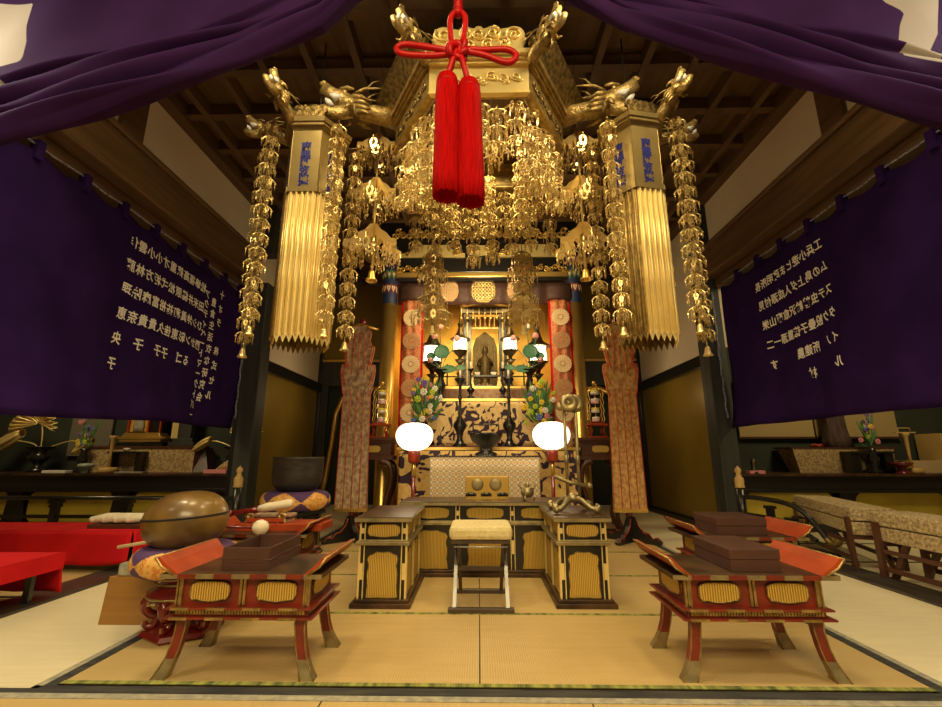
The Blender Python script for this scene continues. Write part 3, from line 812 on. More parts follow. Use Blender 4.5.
# four large three-crowned pendants
def pendant(loc, label, tiers, sc=1.0, mat=None, drop=.15):
    t = thing('tiered_pendant', label, 'pendant', loc)
    z = -drop
    m = MB(); m.tube([(0, 0, 0), (0, 0, -drop-.36*tiers*sc)], .009*sc, 6); m.build('pendant_rod', 'bright_brass', t)
    for j in range(tiers):
        r = (.15+.025*j)*sc
        m = MB()
        for k in range(6):      # crown of flat scrolled leaves
            a = 2*PI*k/6+PI/6; d = Vector((math.cos(a), math.sin(a), 0)); tt = Vector((-d.y, d.x, 0))
            ol = [(0, .42), (.16, .40), (.34, .24), (.62, .12), (.88, -.06), (1.12, -.10), (1.16, -.24), (1.04, -.32), (.92, -.26), (.98, -.18), (.80, -.16), (.66, -.30), (.50, -.28), (.52, -.10), (.34, .02), (.18, -.12), (.16, .12), (0, .16)]
            m.poly([(q*r, b*r*1.75) for q, b in ol], Vector((0, 0, z))-tt*.003, d, Z, tt*.006)
            m.tube([Vector((0, 0, z-.02))+d*.01, Vector((0, 0, z-.07*sc))+d*r*.35, Vector((0, 0, z-.11*sc))+d*r*.15], .005, 5)
        m.build('crown', 'bright_brass' if not mat else mat, t)
        m = MB()
        for k in range(6):
            a = 2*PI*k/6+PI/6; d = Vector((math.cos(a), math.sin(a), 0)); tt = Vector((-d.y, d.x, 0))
            for q, hh in ((1.05, .12), (.58, .12)):
                p = Vector((0, 0, z-.30*r))+d*r*q
                plate(m, p, tt, hh*sc, .062*sc)
            for q in (-1, 1): plate(m, Vector((0, 0, z-.30*r))+d*r*.85+tt*q*.05*sc, d, .11*sc, .045*sc)
        m.build('leaf_drops', 'bright_brass' if not mat else mat, t)
        z -= .42*sc if j < tiers-1 else .24*sc
    m = bell_mb(.045*sc); o = m.build('bell', 'gold_leaf', t, loc=(0, 0, z-.0*sc))
    return t
pendant((-.90, 3.50, 3.88), 'large three-tiered brass pendant between the left hexagonal banner and the canopy', 3, 1.12)
pendant((.90, 3.50, 3.88), 'large three-tiered brass pendant between the right hexagonal banner and the canopy', 3, 1.12)
for s, nm in ((-1, 'left'), (1, 'right')):
    m = MB(); m.tube([(0, 0, 0), (0, 0, .75)], .005, 6); o = m.build('pendant_cord', 'antique_gold', loc=(s*.90, 3.50, 3.88)); tag(o, 'thin cord rising from the large brass pendant at the %s of the canopy' % nm, 'cord')
def cone_pendant(loc, label):
    t = thing('conical_pendant', label, 'pendant', loc)
    m = MB(); m.tube([(0, 0, CZ-loc[2]), (0, 0, -.9)], .007, 6); m.build('pendant_rod', 'antique_gold', t)
    z = 0
    for r, mt in ((.12, 'bright_brass'), (.17, 'bright_brass'), (.10, 'bright_brass'), (.17, 'bright_brass'), (.23, 'bright_brass')):
        m = MB(); N = 9
        for k in range(N):
            a = 2*PI*k/N; d = Vector((math.cos(a), math.sin(a), 0)); tt = Vector((-d.y, d.x, 0)); o = Vector((0, 0, z))
            m.tube([o, o+d*r*.5-Z*.02, o+d*r-Z*.07, o+d*r*.85-Z*.10], [.006, .009, .007, .003], 5)
            for q in (.35, .7, 1.0): plate(m, o+d*r*q-Z*(.03+.05*q), tt, .12, .055)
        m.build('ornament_tier', mt, t); z -= .17
    bell_mb(.05).build('bell', 'pale_gold', t, loc=(0, 0, z-.03))
    return t
cone_pendant((-.52, 4.75, 3.28), 'cone of gilt leaves and small bell hanging before the left side of the shrine')
cone_pendant((.50, 4.75, 3.28), 'cone of gilt leaves and small bell hanging before the right side of the shrine')

# ================================================================ HEXAGONAL METAL BANNERS
def hex_banner(loc, label, rz, side):
    t = thing('hexagonal_banner', label, 'banner', loc, rz)
    S = .232
    def hx(k, r, z): a = math.radians(-120+60*k); return Vector((r*math.cos(a), r*math.sin(a), z))
    # loc z is the foot of the banner; total 2.0 high
    for k in range(6):
        A, B = hx(k, S, 0), hx(k+1, S, 0); u = (B-A).normalized(); nr = Vector((u.y, -u.x, 0)); w = (B-A).length; mid = (A+B)/2
        m = MB()
        pts = [(-w/2, .06)]
        N = 5
        for j in range(N):
            x0 = -w/2+w*j/N; pts += [(x0+w/N*.5, .0), (x0+w/N, .06)]
        pts += [(w/2*.94, 1.32), (-w/2*.94, 1.32)]
        m.poly(pts, mid, u, Z, -nr*.008)
        pan = m.build('fluted_panel', 'pale_gold' if k in (0, 1) else 'antique_gold', t)  # front sides paler, the rest darker: lighting painted into panels and flutes
        m = MB()
        for j in range(N):
            x = (-w/2+w*(j+.5)/N)
            m.tube([mid+u*x+Z*.055+nr*.004, mid+u*x*.95+Z*1.25+nr*.004], .011, 6)
            m.tube([mid+u*(x-w/N*.4)+Z*.08+nr*.002, mid+u*(x-w/N*.4)*.95+Z*1.28+nr*.002], .004, 5)
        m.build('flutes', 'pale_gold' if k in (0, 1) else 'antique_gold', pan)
        m = MB(); m.poly([(-w/2*.98, 1.25), (w/2*.98, 1.25), (w/2, 1.78), (-w/2, 1.78)], mid+nr*.006, u, Z, -nr*.014)
        m.poly([(-w/2*1.02, 1.22), (w/2*1.02, 1.22), (w/2*1.02, 1.265), (-w/2*1.02, 1.265)], mid+nr*.016, u, Z, -nr*.02)
        tab = m.build('tablet', 'tablet_gold', t)
        if k in (0, 1, 5):
            lt = MB(); z = 1.60
            for ch in '南無阿弥陀佛':
                cu = bpy.data.curves.new('glyph', 'FONT'); cu.body = ch; cu.size = .084; cu.align_x = 'CENTER'; cu.offset = .0035; cu.resolution_u = 2
                ob = bpy.data.objects.new('glyph', cu); COL.objects.link(ob); bpy.context.view_layer.update()
                me = ob.evaluated_get(bpy.context.evaluated_depsgraph_get()).to_mesh()
                lt.add([mid+nr*.008+u*(v.co.x*1.0)+Z*(z+v.co.y) for v in me.vertices], [tuple(p.vertices) for p in me.polygons])
                bpy.data.objects.remove(ob); bpy.data.curves.remove(cu); z -= .072
            lt.build('calligraphy', 'indigo_ink', tab, label='blue painted characters in one column')
        m = MB()
        for z0, z1, r0, r1 in ((1.78, 1.81, .01, .03), (1.81, 1.835, .045, .05), (1.835, 1.87, .06, .07)):
            m.hexa([hx(k, S+r0, z0), hx(k+1, S+r0, z0), hx(k+1, S-.03, z0), hx(k, S-.03, z0)], [hx(k, S+r1, z1), hx(k+1, S+r1, z1), hx(k+1, S-.03, z1), hx(k, S-.03, z1)])
        m.build('cap_moulding', 'tablet_gold', t)
    m = MB(); m.poly([tuple(hx(k, S+.05, 0)[:2]) for k in range(6)], (0, 0, 1.865), (1, 0, 0), (0, 1, 0), (0, 0, .02)); m.build('cap_roof', 'antique_gold', t)
    m = MB(); m.tube([(0, 0, 1.87), (0, 0, CZ-loc[2]+.01)], .008, 6); m.build('suspension_rod', 'iron_bell', t)
    m = MB(); m.poly(crest_outline(.22, .16), (0, -S*.87, 1.875), (1, 0, 0), Z, (0, .02, 0)); m.build('cap_crest', 'carved_dark_gold', t)
    # dragons on the cap corners away from the altar canopy
    for k, rise in ((4, .3), (5, .25), (0, .7)) if side < 0 else ((3, .3), (2, .25), (1, .7)):
        p = hx(k, S+.02, 1.84); dragon(t, p, (p.x, p.y-.05, 0), rise, .23)
    return t
hexb = {}
hexb[-1] = hex_banner((-1.385, 3.32, 1.80), 'left gilt six-sided metal banner with blue characters on its tablet', .0, -1)
hexb[1] = hex_banner((1.30, 3.32, 1.80), 'right gilt six-sided metal banner with blue characters on its tablet', .20, 1)
for cx_, nm, s in ((-1.385, 'left', -1), (1.30, 'right', 1)):
    for i, (dx, dy, z, n, bl) in enumerate(((s*.44, .0, 3.56, 14, True), (s*.30, -.20, 3.68, 14, True), (s*.30, .26, 3.60, 11, True), (-s*.25, -.20, 3.66, 14, True), (-s*.31, .12, 3.64, 14, True))):
        ra = -.20 if s > 0 else 0; lx, ly = dx*math.cos(ra)-dy*math.sin(ra), dx*math.sin(ra)+dy*math.cos(ra)
        m = MB(); m.tube([(lx*.5, ly*.5, 1.845), (lx*.85, ly*.85, 1.84), (lx, ly, z-1.78), (lx, ly, z-1.81)], .006, 6); m.build('ornament_arm', 'antique_gold', hexb[s])
        strand((cx_+dx, 3.32+dy, z), n, 'long gilt ornament string hanging beside the %s hexagonal banner' % nm, 'long strings around the %s hexagonal banner' % nm, 'bright_brass' if i in (1, 3, 4) else 'ornament_gold', step=.122, sc=1.0, bell=bl, lead=.04)
# ================================================================ ALTAR FRAME: COLUMNS, LINTEL, HANGINGS
for s in (-1, 1):
    nm = 'left' if s < 0 else 'right'
    x = CX+s*1.44
    t = thing('gilt_column', 'round gilt column with painted top at the %s of the altar' % nm, 'column', (x, 6.6, 0))
    m = MB(); m.lathe([(.16, 0), (.17, .06), (.13, .10), (.115, .14), (.11, 3.55)], 28); m.build('shaft', 'gold_leaf', t)
    m = MB(); m.lathe([(.113, 3.28), (.116, 3.3), (.116, 4.25), (.111, 4.26)], 28); cap = m.build('painted_collar', 'navy_paint', t, label='blue, red and white painted collar')
    m = MB()      # painted petals on the collar
    for a0 in range(5):
        a = -PI/2+(a0-2)*.62
        for zc, r, mi in ((3.52, .085, 0), (3.75, .09, 1), (3.98, .08, 0)):
            M = Matrix.Rotation(a+PI/2, 3, 'Z')
            for rr, dd, q in ((r, .117, (0 if mi == 0 else 2)), (r*.62, .121, 1 if mi == 0 else 3), (r*.3, .125, 3 if mi == 0 else 1)):
                m.m = q
                ol = [(-rr*.7, rr*.5), (-rr*.5, rr*.9), (0, rr*.6), (rr*.5, rr*.9), (rr*.7, rr*.5), (rr*.55, -.1*rr), (0, -rr), (-rr*.55, -.1*rr)]
                m.poly(ol, M @ Vector((0, -dd, 0))+Z*zc, M @ Vector((.8, 0, 0)), Z, M @ Vector((0, .006, 0)))
    m.m = 0
    m.build('painted_petals', ['vermilion', 'petal_white', 'lotus_green', 'gold_leaf'], cap)
    # carved nose beam at the top
    m = MB(); m.tube(crv([(s*.08, -.05, 3.98), (s*.28, -.10, 4.0), (s*.40, -.12, 4.12), (s*.36, -.12, 4.22), (s*.26, -.12, 4.16)], 5), [.07]*10+[.055]*6+[.03]*5, 8); m.build('nose_beam', 'antique_gold', t)
    # red hanging
    xr = CX+s*(1.06 if s < 0 else 1.19); hw = .17
    t = thing('medallion_hanging', 'red brocade hanging with pale flower roundels beside the %s column' % nm, 'hanging', (xr, 6.52, 3.35))
    fn = lambda u, v: Vector(((u-.5)*2*hw, -.05*math.sin(u*PI)+.012*math.sin(u*PI*5), -2.25*v))
    m = MB(); m.grid(fn, 20, 20, lambda u, v: 1 if (u < .12 or u > .88) else 0); clo = m.build('hanging_cloth', ['crimson_brocade', 'red_felt'], t, solid=.01)
    for j in range(6):
        zc = -.32-.36*j; m = MB(); m.m = 0
        N = 16; ol = []
        for i in range(N*4):
            a = 2*PI*i/(N*4); r = .135*(1-.10*abs(math.sin(a*N/2))**.5*0-.08*(1-abs(math.cos(a*N/2)))); ol.append((math.cos(a)*r, math.sin(a)*r))
        m.poly(ol, (0, -.066, zc), (1, 0, 0), Z, (0, .004, 0))
        m.m = 1; m.poly(arc((0, 0), .045, 0, 2*PI*.97, 16), (0, -.070, zc), (1, 0, 0), Z, (0, .004, 0))
        m.m = 0; m.poly(arc((0, 0), .028, 0, 2*PI*.95, 12), (0, -.074, zc), (1, 0, 0), Z, (0, .004, 0))
        m.m = 1
        for i in range(N):
            a = 2*PI*i/N; m.tube([(math.cos(a)*.05, -.070, zc+math.sin(a)*.05), (math.cos(a)*.125, -.068, zc+math.sin(a)*.125)], .0022, 4)
        m.build('flower_roundel', ['roundel_cream' if j % 2 == 0 else 'copper_brocade', 'copper_brocade' if j % 2 == 0 else 'crimson_brocade'], clo)
    m = MB(); m.grid(lambda u, v: Vector(((u-.5)*2*hw*1.1, -.06*math.sin(u*PI)-.03, .22-.26*v)), 14, 4); m.build('top_band', 'valance_brocade', t, solid=.01)

t = thing('altar_lintel', 'black lacquer lintel with gilt cloud panel and gold moulding above the altar', 'lintel', (CX, 6.6, 3.66))
m = MB(); m.box(-1.6, 1.6, -.06, .10, .14, .36); m.box(-1.75, 1.75, -.02, .10, .60, 1.06)
m.build('beam', 'black_lacquer', t, bevel=.008)
m = MB(); m.box(-1.34, 1.34, -.10, .05, .045, .125); m.build('gold_moulding', 'gold_leaf', t, bevel=.01)
m = MB(); m.box(-1.34, 1.34, -.07, .05, -.01, .045); m.box(-1.7, 1.7, -.02, .08, .36, .62); m.build('black_batten', 'black_lacquer', t)
m = MB()
for s in (-1, 1):
    ol = [(s*.26, .40), (s*1.28, .40), (s*1.28, .46), (s*1.12, .50), (s*1.08, .61), (s*.50, .61), (s*.46, .53), (s*.36, .50), (s*.26, .46)]
    if s < 0: ol = ol[::-1]
    m.poly(ol, (0, -.055, 0), (1, 0, 0), Z, (0, .03, 0))
m.poly([(x, .505+z) for x, z in kozama(.44, .17, 4)], (0, -.075, 0), (1, 0, 0), Z, (0, .03, 0))
cp = m.build('cloud_panel', 'pale_gold', t)
m = MB()
for s in (-1, 1):
    for j, (x, z, r) in enumerate(((.34, .47, .05), (.42, .44, .04), (.10, .52, .05), (.16, .50, .03), (1.16, .45, .04))): spiral(m, (s*x, -.08, z), (s, 0, 0), Z, (0, -1, 0), r, 1.4, .009, 1, j)
m.build('cloud_scrolls', 'gold_leaf', cp)
m = MB()
for s in (-1, 1):
    for j in range(7):
        x = s*(.86+.075*j); spiral(m, (x, -.09, .18+.02*math.sin(j*2)), (s, 0, 0), Z, (0, -1, 0), .05, 1.3, .012, 1 if j % 2 else -1, j)
for j in range(13):
    x = -1.32+.22*j
    for q in range(3): spiral(m, (x+.06*q-.06, -.08, .76+.06*(q % 2)), (1, 0, 0), Z, (0, -1, 0), .06, 1.2, .016, 1 if q % 2 else -1, j+q)
m.build('leaf_carving', 'gold_leaf', t)

t = thing('altar_valance', 'dark brocade valance with roundels hanging below the gold moulding', 'valance', (CX, 6.62, 3.65))
m = MB(); m.grid(lambda u, v: Vector(((u-.5)*2.62, .01*math.sin(u*80), -.36*v)), 120, 3); m.build('valance_cloth', 'valance_brocade', t, solid=.008)
for x, mt, w, h in ((.03, 'pale_gold', .40, .36), (-.51, 'crimson_brocade', .30, .32), (.55, 'crimson_brocade', .30, .32)):
    m = MB(); ol = [(-w*.25, h*.5), (w*.25, h*.5), (w*.45, h*.35), (w*.5, 0), (w*.42, -h*.3), (w*.2, -h*.5), (-w*.2, -h*.5), (-w*.42, -h*.3), (-w*.5, 0), (-w*.45, h*.35)]
    m.poly(ol, (x, -.02, -.15), (1, 0, 0), Z, (0, .012, 0))
    rd = m.build('roundel', 'copper_brocade' if mt != 'pale_gold' else 'carved_dark_gold', t)
    m = MB()
    for i in range(-3, 4):
        for j in range(-2, 3):
            if abs(i)+abs(j) < 5: m.tube([(x+i*w*.13+math.cos(q*PI/4)*w*.06, -.025, -.15+j*h*.17+math.sin(q*PI/4)*h*.075) for q in range(8)], .006, 4, True)
    m.build('openwork', 'pale_gold' if mt == 'pale_gold' else 'pale_wood', rd)

# sanctum shell
m = MB(); m.box(CX-1.5, CX+1.5, 7.85, 7.93, 0, 4.4); m.box(CX-1.55, CX-1.48, 6.75, 7.9, 0, 4.4); m.box(CX+1.48, CX+1.55, 6.75, 7.9, 0, 4.4); struct('wall_sanctum', m, 'sanctum_gold')
m = MB(); m.box(CX-1.5, CX+1.5, 6.75, 7.9, 3.95, 4.0); struct('ceiling_sanctum', m, 'ceiling_board')

# ================================================================ ALTAR STEPS AND CLOTHS
def altar(loc, w, d, h, label, cloth, clabel, drop, mat='black_lacquer', name='altar_step'):
    t = thing(name, label, 'altar', loc)
    m = MB(); m.box(-w/2, w/2, 0, d, 0, h-.05); m.build('body', mat, t, bevel=.006)
    m = MB(); m.box(-w/2-.02, w/2+.02, -.02, d, h-.05, h); m.build('top_board', 'red_lacquer' if cloth else mat, t, bevel=.006)
    m = MB(); m.box(-w/2-.022, w/2+.022, -.026, -.02, h-.045, h-.008); m.build('gold_edge', 'gold_leaf', t)
    if cloth:
        c = thing('altar_cloth', clabel, 'altar cloth', (loc[0], loc[1]-.03, loc[2]+h))
        m = MB(); m.grid(lambda u, v: Vector(((u-.5)*(w-.02), -.012-.012*math.sin(u*w*22)*v, -.055-(drop-.055)*v)), int(w*40), 10); m.build('cloth_front', cloth, c, solid=.008)
    return t
altar((CX+.07, 5.85, 0), 2.30, .58, 1.10, 'wide lower altar step behind the pale cloth table', 'plum_brocade', 'plum cloth with large gold flowers hanging on the lower altar step', 1.02)
altar((CX, 6.46, 0), 2.02, .5, 1.80, 'middle altar step carrying the vases and flowers', 'cloud_brocade', 'gold and dark plum cloud cloth hanging on the middle altar step', .68)
altar((CX, 6.98, 0), 1.66, .35, 2.06, 'upper altar step in front of the shrine', 'rose_brocade', 'brownish rose cloth hanging on the upper altar step', .24)
# front table with the honeycomb cloth
t = thing('offering_table', 'table fully draped in pale honeycomb brocade between the two lanterns', 'table', (CX+.0, 5.0, 0))
m = MB(); m.box(-.58, .60, .0, .45, .93, .97); m.build('tabletop', 'black_lacquer', t)
for x in (-.54, .53):
    for y in (.03, .39): m = MB(); m.box(x, x+.05, y, y+.05, 0, .93); m.build('leg', 'black_lacquer', t)
c = thing('honeycomb_cloth', 'pale honeycomb patterned cloth hanging over the front of the offering table', 'tablecloth', (CX, 4.985, .97))
m = MB(); m.grid(lambda u, v: Vector(((u-.5)*1.19+.01, -.004+.006*math.sin(u*30)*v, .006-.85*v)), 60, 6); m.box(-.585, .605, -.004, .46, .003, .010); m.build('cloth_front', 'honeycomb_brocade', c, solid=.006)
m = MB(); m.tube([(-.60, -.02, .012), (.62, -.02, .012)], .008, 6); m.build('black_edging', 'black_lacquer', c)

# shrine with standing figure
t = thing('altar_shrine', 'small black and gold shrine with open front at the centre of the altar', 'shrine', (CX+.06, 7.55, 2.06))
m = MB()
for x in (-.34, -.26, .26, .34): m.box(x-.026, x+.026, -.25, -.20, .05, 1.32)
m.box(-.42, .42, -.30, .25, 0, .06); m.box(-.40, .40, -.28, -.2, 1.30, 1.40); m.build('frame', 'black_lacquer', t, bevel=.004)
m = MB()
for x in (-.30, .30): m.box(x-.028, x+.028, -.235, -.22, .06, 1.16)
for i in range(7): m.box(-.24+.08*i-.006, -.24+.08*i+.006, -.24, -.23, 1.05, 1.26)
m.box(-.24, .24, -.24, -.23, 1.03, 1.06); m.box(-.24, .24, -.24, -.23, 1.25, 1.28)
m.build('gilt_lattice', 'antique_gold', t)
m = MB(); m.lathe([(.001, 1.82), (.02, 1.76), (.03, 1.7), (.10, 1.66), (.36, 1.54), (.50, 1.42), (.48, 1.39), (.10, 1.42)], 6, (0, -.05, 0), a0=PI/6, smooth=False); m.build('roof', 'antique_gold', t)
m = MB()
for i in range(9): m.tube([(-.40+.1*i, -.30, 1.38), (-.40+.1*i, -.30, 1.20)], .008, 5); m.ball((-.40+.1*i, -.30, 1.20), .022, 8, 5)
m.build('eave_drops', 'pale_gold', t)
t2 = thing('standing_buddha', 'dark bronze standing figure with a pointed halo inside the shrine', 'statue', (CX+.06, 7.48, 2.12))
m = MB()
ol = [(-.20, .03), (.20, .03), (.215, .35), (.21, .70), (.16, .86), (0, .98), (-.16, .86), (-.21, .70), (-.215, .35)]
m.poly(ol, (0, .05, 0), (1, 0, 0), Z, (0, .02, 0)); m.build('halo', 'statue_bronze', t2)
m = MB()
for k in range(9): m.tube([(-.16+.04*k, .045, .12), (-.17+.0425*k, .045, .80-.012*abs(k-4)**1.7)], .006, 5)
m.build('halo_rays', 'antique_gold', t2)
m = MB(); m.lathe([(.12, 0), (.13, .03), (.08, .05), (.075, .12), (.10, .30), (.095, .42), (.075, .50), (.035, .545), (.03, .57), (.05, .60), (.052, .64), (.035, .69), (.018, .71), (.012, .73), (.001, .74)], 16, sy=.7)
m.tube([(-.085, 0, .48), (-.12, -.02, .38), (-.08, -.07, .36)], [.025, .022, .018], 8); m.tube([(.085, 0, .48), (.12, -.02, .38), (.09, -.08, .45)], [.025, .022, .018], 8)
m.build('figure', 'statue_bronze', t2)
m = MB()
for k in range(10): a = 2*PI*k/10; m.ball((math.cos(a)*.12, math.sin(a)*.08, .02), .035, 8, 5, sz=.8)
m.build('lotus_pedestal', 'antique_gold', t2)
for s in (-1, 1):
    nm = 'left' if s < 0 else 'right'
    t = thing('altar_railing', 'low dark railing in front of the shrine on the %s' % nm, 'railing', (CX+.06+s*.62, 7.10, 2.06))
    m = MB(); m.box(-.26, .26, -.012, .012, .30, .325); m.box(-.26, .26, -.012, .012, .16, .18); m.build('rail', 'bronze', t)
    for x in (-.24, 0, .24): m = MB(); m.box(x-.012, x+.012, -.012, .012, 0, .38); m.build('post', 'bronze', t)
t = thing('offering_stand', 'small black stand with two white cups before the shrine', 'stand', (CX+.06, 7.12, 2.06))
m = MB(); m.box(-.25, .25, -.08, .08, .16, .185); m.build('top', 'black_lacquer', t)
for x in (-.22, .22): m = MB(); m.poly([(0, 0), (.04, .02), (.015, .1), (.03, .16), (-.03, .16), (-.015, .1), (-.04, .02)], (x, -.06, 0), (1, 0, 0), Z, (0, .12, 0)); m.build('leg', 'pale_gold', t)
for x, nm in ((-.13, 'left'), (.13, 'right')):
    m = MB(); m.lathe([(.03, 0), (.03, .01), (.05, .05), (.045, .05), (.001, .02)], 14); o = m.build('cup', 'white_cake', loc=(CX+.06+x, 7.10, 2.246)); tag(o, 'small white cup on the %s of the black stand before the shrine' % nm, 'cup')

# hanging oil lanterns, lit
def oil_lantern(loc, label, sc):
    t = thing('hanging_oil_lantern', label, 'lantern', loc)
    m = MB(); m.lathe([(.11*sc, .0), (.115*sc, .02), (.10*sc, .17*sc), (.11*sc, .19*sc)], 8, smooth=False); m.build('lit_body', 'lit_glass', t)
    m = MB()
    for k in range(8): a = 2*PI*k/8; m.tube([(math.cos(a)*.113*sc, math.sin(a)*.113*sc, -.01), (math.cos(a)*.108*sc, math.sin(a)*.108*sc, .19*sc)], .006*sc, 5)
    m.build('cage', 'bronze', t)
    m = MB(); m.lathe([(.001, .62*sc), (.012*sc, .60*sc), (.018*sc, .50*sc), (.045*sc, .46*sc), (.03*sc, .40*sc), (.05*sc, .34*sc), (.08*sc, .26*sc), (.17*sc, .20*sc), (.16*sc, .185*sc), (.09*sc, .19*sc)], 8, smooth=False); m.build('pagoda_cap', 'bronze', t)
    m = MB(); m.lathe([(.12*sc, -.02), (.13*sc, 0), (.10*sc, .0), (.09*sc, -.05*sc), (.04*sc, -.10*sc), (.02*sc, -.16*sc), (.001, -.18*sc)][::-1], 8); m.build('base_pan', 'bronze', t)
    return t
for x, y, z, sc, lb in ((-.76, 6.85, 2.42, 1.25, 'large lit oil lantern at the far left of the altar behind the lotus leaves'), (.90, 6.85, 2.42, 1.25, 'large lit oil lantern at the far right of the altar behind the lotus leaves'), (-.34, 7.25, 2.70, 1.0, 'smaller lit oil lantern just left of the shrine'), (.50, 7.25, 2.70, 1.0, 'smaller lit oil lantern just right of the shrine')):
    oil_lantern((CX+x-.02, y, z), lb, sc)
    t = thing('lantern_stand', 'dark stem stand under the ' + lb.split(' at ')[0].split(' just ')[0] + (' at the left edge' if x < -.5 else ' at the right edge' if x > .6 else ' left of the shrine' if x < 0 else ' right of the shrine'), 'stand', (CX+x-.02, y, 1.8 if sc > 1.1 else 2.06))
    h = z-(1.8 if sc > 1.1 else 2.06)-.16*sc
    m = MB(); m.lathe([(.11, 0), (.10, .03), (.03, .06), (.025, h*.4), (.06, h*.5), (.025, h*.6), (.03, h*.85), (.09, h)], 14); m.build('stem', 'bronze', t)
    point('oil_flame', (CX+x-.02, y-.16, z+.08), 1.6, r=.05)

# lotus arrangements in black vases on the middle step
def lotus_vase(s):
    nm = 'left' if s < 0 else 'right'
    x = CX+(-.62 if s < 0 else .72)
    t = thing('altar_vase', 'black flared vase holding the %s lotus arrangement on the middle altar step' % nm, 'vase', (x, 6.62, 1.80))
    m = MB(); m.lathe([(.08, 0), (.085, .03), (.04, .07), (.05, .14), (.075, .22), (.04, .32), (.05, .38), (.12, .44), (.125, .45), (.10, .445), (.03, .38)], 20); m.build('vase_body', 'black_lacquer', t)
    f = thing('lotus_arrangement', 'painted metal lotus leaves and pink buds in the black %s altar vase' % nm, 'lotus flowers', (x, 6.60, 2.24))
    stems = [((0, 0), (.01, .27), .12, 'leaf'), ((0, 0), (-s*.12, .0), .11, 'leaf'), ((0, 0), (s*-.30, .02), .08, 'leaf'), ((0, 0), (s*.15, .20), .07, 'leaf'), ((0, 0), (s*.10, .50), .0, 'bud'), ((0, 0), (-.02, .64), .0, 'bud'), ((0, 0), (-s*.24, .46), 0, 'bud'), ((0, 0), (s*.16, .12), .0, 'bud')]
    for _, (px, pz), r, kd in stems:
        m = MB(); m.tube(crv([(0, 0, -.05), (px*.3, -.01, pz*.4), (px*.9, -.02, pz*.8), (px, -.03, pz)], 5), .006, 5); st = m.build('stem', 'lotus_green', f)
        m = MB()
        if kd == 'leaf':
            M = Matrix.Rotation(1.3 if pz > .15 else .75, 3, 'X')
            m.lathe([(.001, 0), (r*.4, .012), (r*.8, .004), (r, .02), (r*.98, .014), (r*.5, .0)], 20, (px, -.04, pz), M); m.build('lotus_leaf', 'lotus_green', st)
        else:
            for k in range(7):
                a = 2*PI*k/7; m.ball((px+math.cos(a)*.026, -.03+math.sin(a)*.026, pz+.03), .022, 8, 6, sz=1.8)
            m.ball((px, -.03, pz+.04), .028, 8, 6, sz=1.6); m.build('lotus_bud', 'lotus_pink' if rnd.random() < .7 else 'petal_white', st)
lotus_vase(-1); lotus_vase(1)

# fresh flower bouquets on the lower step
def bouquet(loc, label, vlabel, seed, h=.55, w=.26, vase='bronze', vh=.28, small=False):
    r_ = random.Random(seed)
    t = thing('flower_vase', vlabel, 'vase', loc)
    q = vh
    m = MB(); m.lathe([(q*.25, 0), (q*.27, .02), (q*.12, q*.18), (q*.2, q*.45), (q*.22, q*.6), (q*.1, q*.85), (q*.2, q), (q*.17, q*.99), (q*.06, q*.8)], 18); m.build('vase_body', vase, t)
    f = thing('flower_bouquet', label, 'flowers', (loc[0], loc[1], loc[2]+q))
    m = MB()
    for i in range(90 if not small else 18):
        a = r_.uniform(0, 2*PI); rr = r_.uniform(.2, 1)*w; z = r_.uniform(.15, 1)*h
        p0 = Vector((0, 0, -.02)); p1 = Vector((math.cos(a)*rr, math.sin(a)*rr*.5, z)); d = (p1-p0).normalized(); sd = d.cross(Vector((0, 1, .2))).normalized()
        ww = .019 if not small else .016
        mid_ = p0.lerp(p1, .75)
        m.add([p0.lerp(p1, .35), mid_+sd*ww, p1, mid_-sd*ww, mid_+Vector((0, -.008, 0))], [(0, 1, 4), (1, 2, 4), (2, 3, 4), (3, 0, 4), (0, 3, 2, 1)])
    m.build('leaves', 'leaf_green', f)
    cols = ['petal_yellow', 'petal_white', 'petal_violet', 'petal_lime', 'petal_yellow', 'petal_blue', 'petal_white', 'petal_lime', 'petal_pink'] if not small else ['petal_blue', 'petal_pink', 'petal_yellow', 'petal_violet', 'petal_lime']
    for i in range(38 if not small else 14):
        a = r_.uniform(PI, 2*PI) if r_.random() < .8 else r_.uniform(0, PI); rr = r_.uniform(.0, .85)*w; z = r_.uniform(.05, .95)*h
        c = Vector((math.cos(a)*rr, -.02+math.sin(a)*rr*.55, z)); R0 = r_.uniform(.020, .034)*(1 if not small else .8)
        m = MB()
        for k in range(7):
            b = 2*PI*k/7; m.ball(c+Vector((math.cos(b)*R0, 0, math.sin(b)*R0)), R0*.55, 6, 4, sy=.5)
        m.ball(c+Vector((0, -.008, 0)), R0*.5, 6, 4); m.build('blossom', cols[i % len(cols)] if r_.random() < .8 else r_.choice(cols), f)
bouquet((-.71, 5.97, 1.10), 'bouquet of yellow, white and violet flowers left of the altar above the lantern', 'dark vase behind the left lantern on the lower altar step', 3, .66, .26)
bouquet((.80, 5.97, 1.10), 'bouquet of yellow, white and blue flowers right of the altar above the lantern', 'dark vase behind the right lantern on the lower altar step', 5, .62, .24)

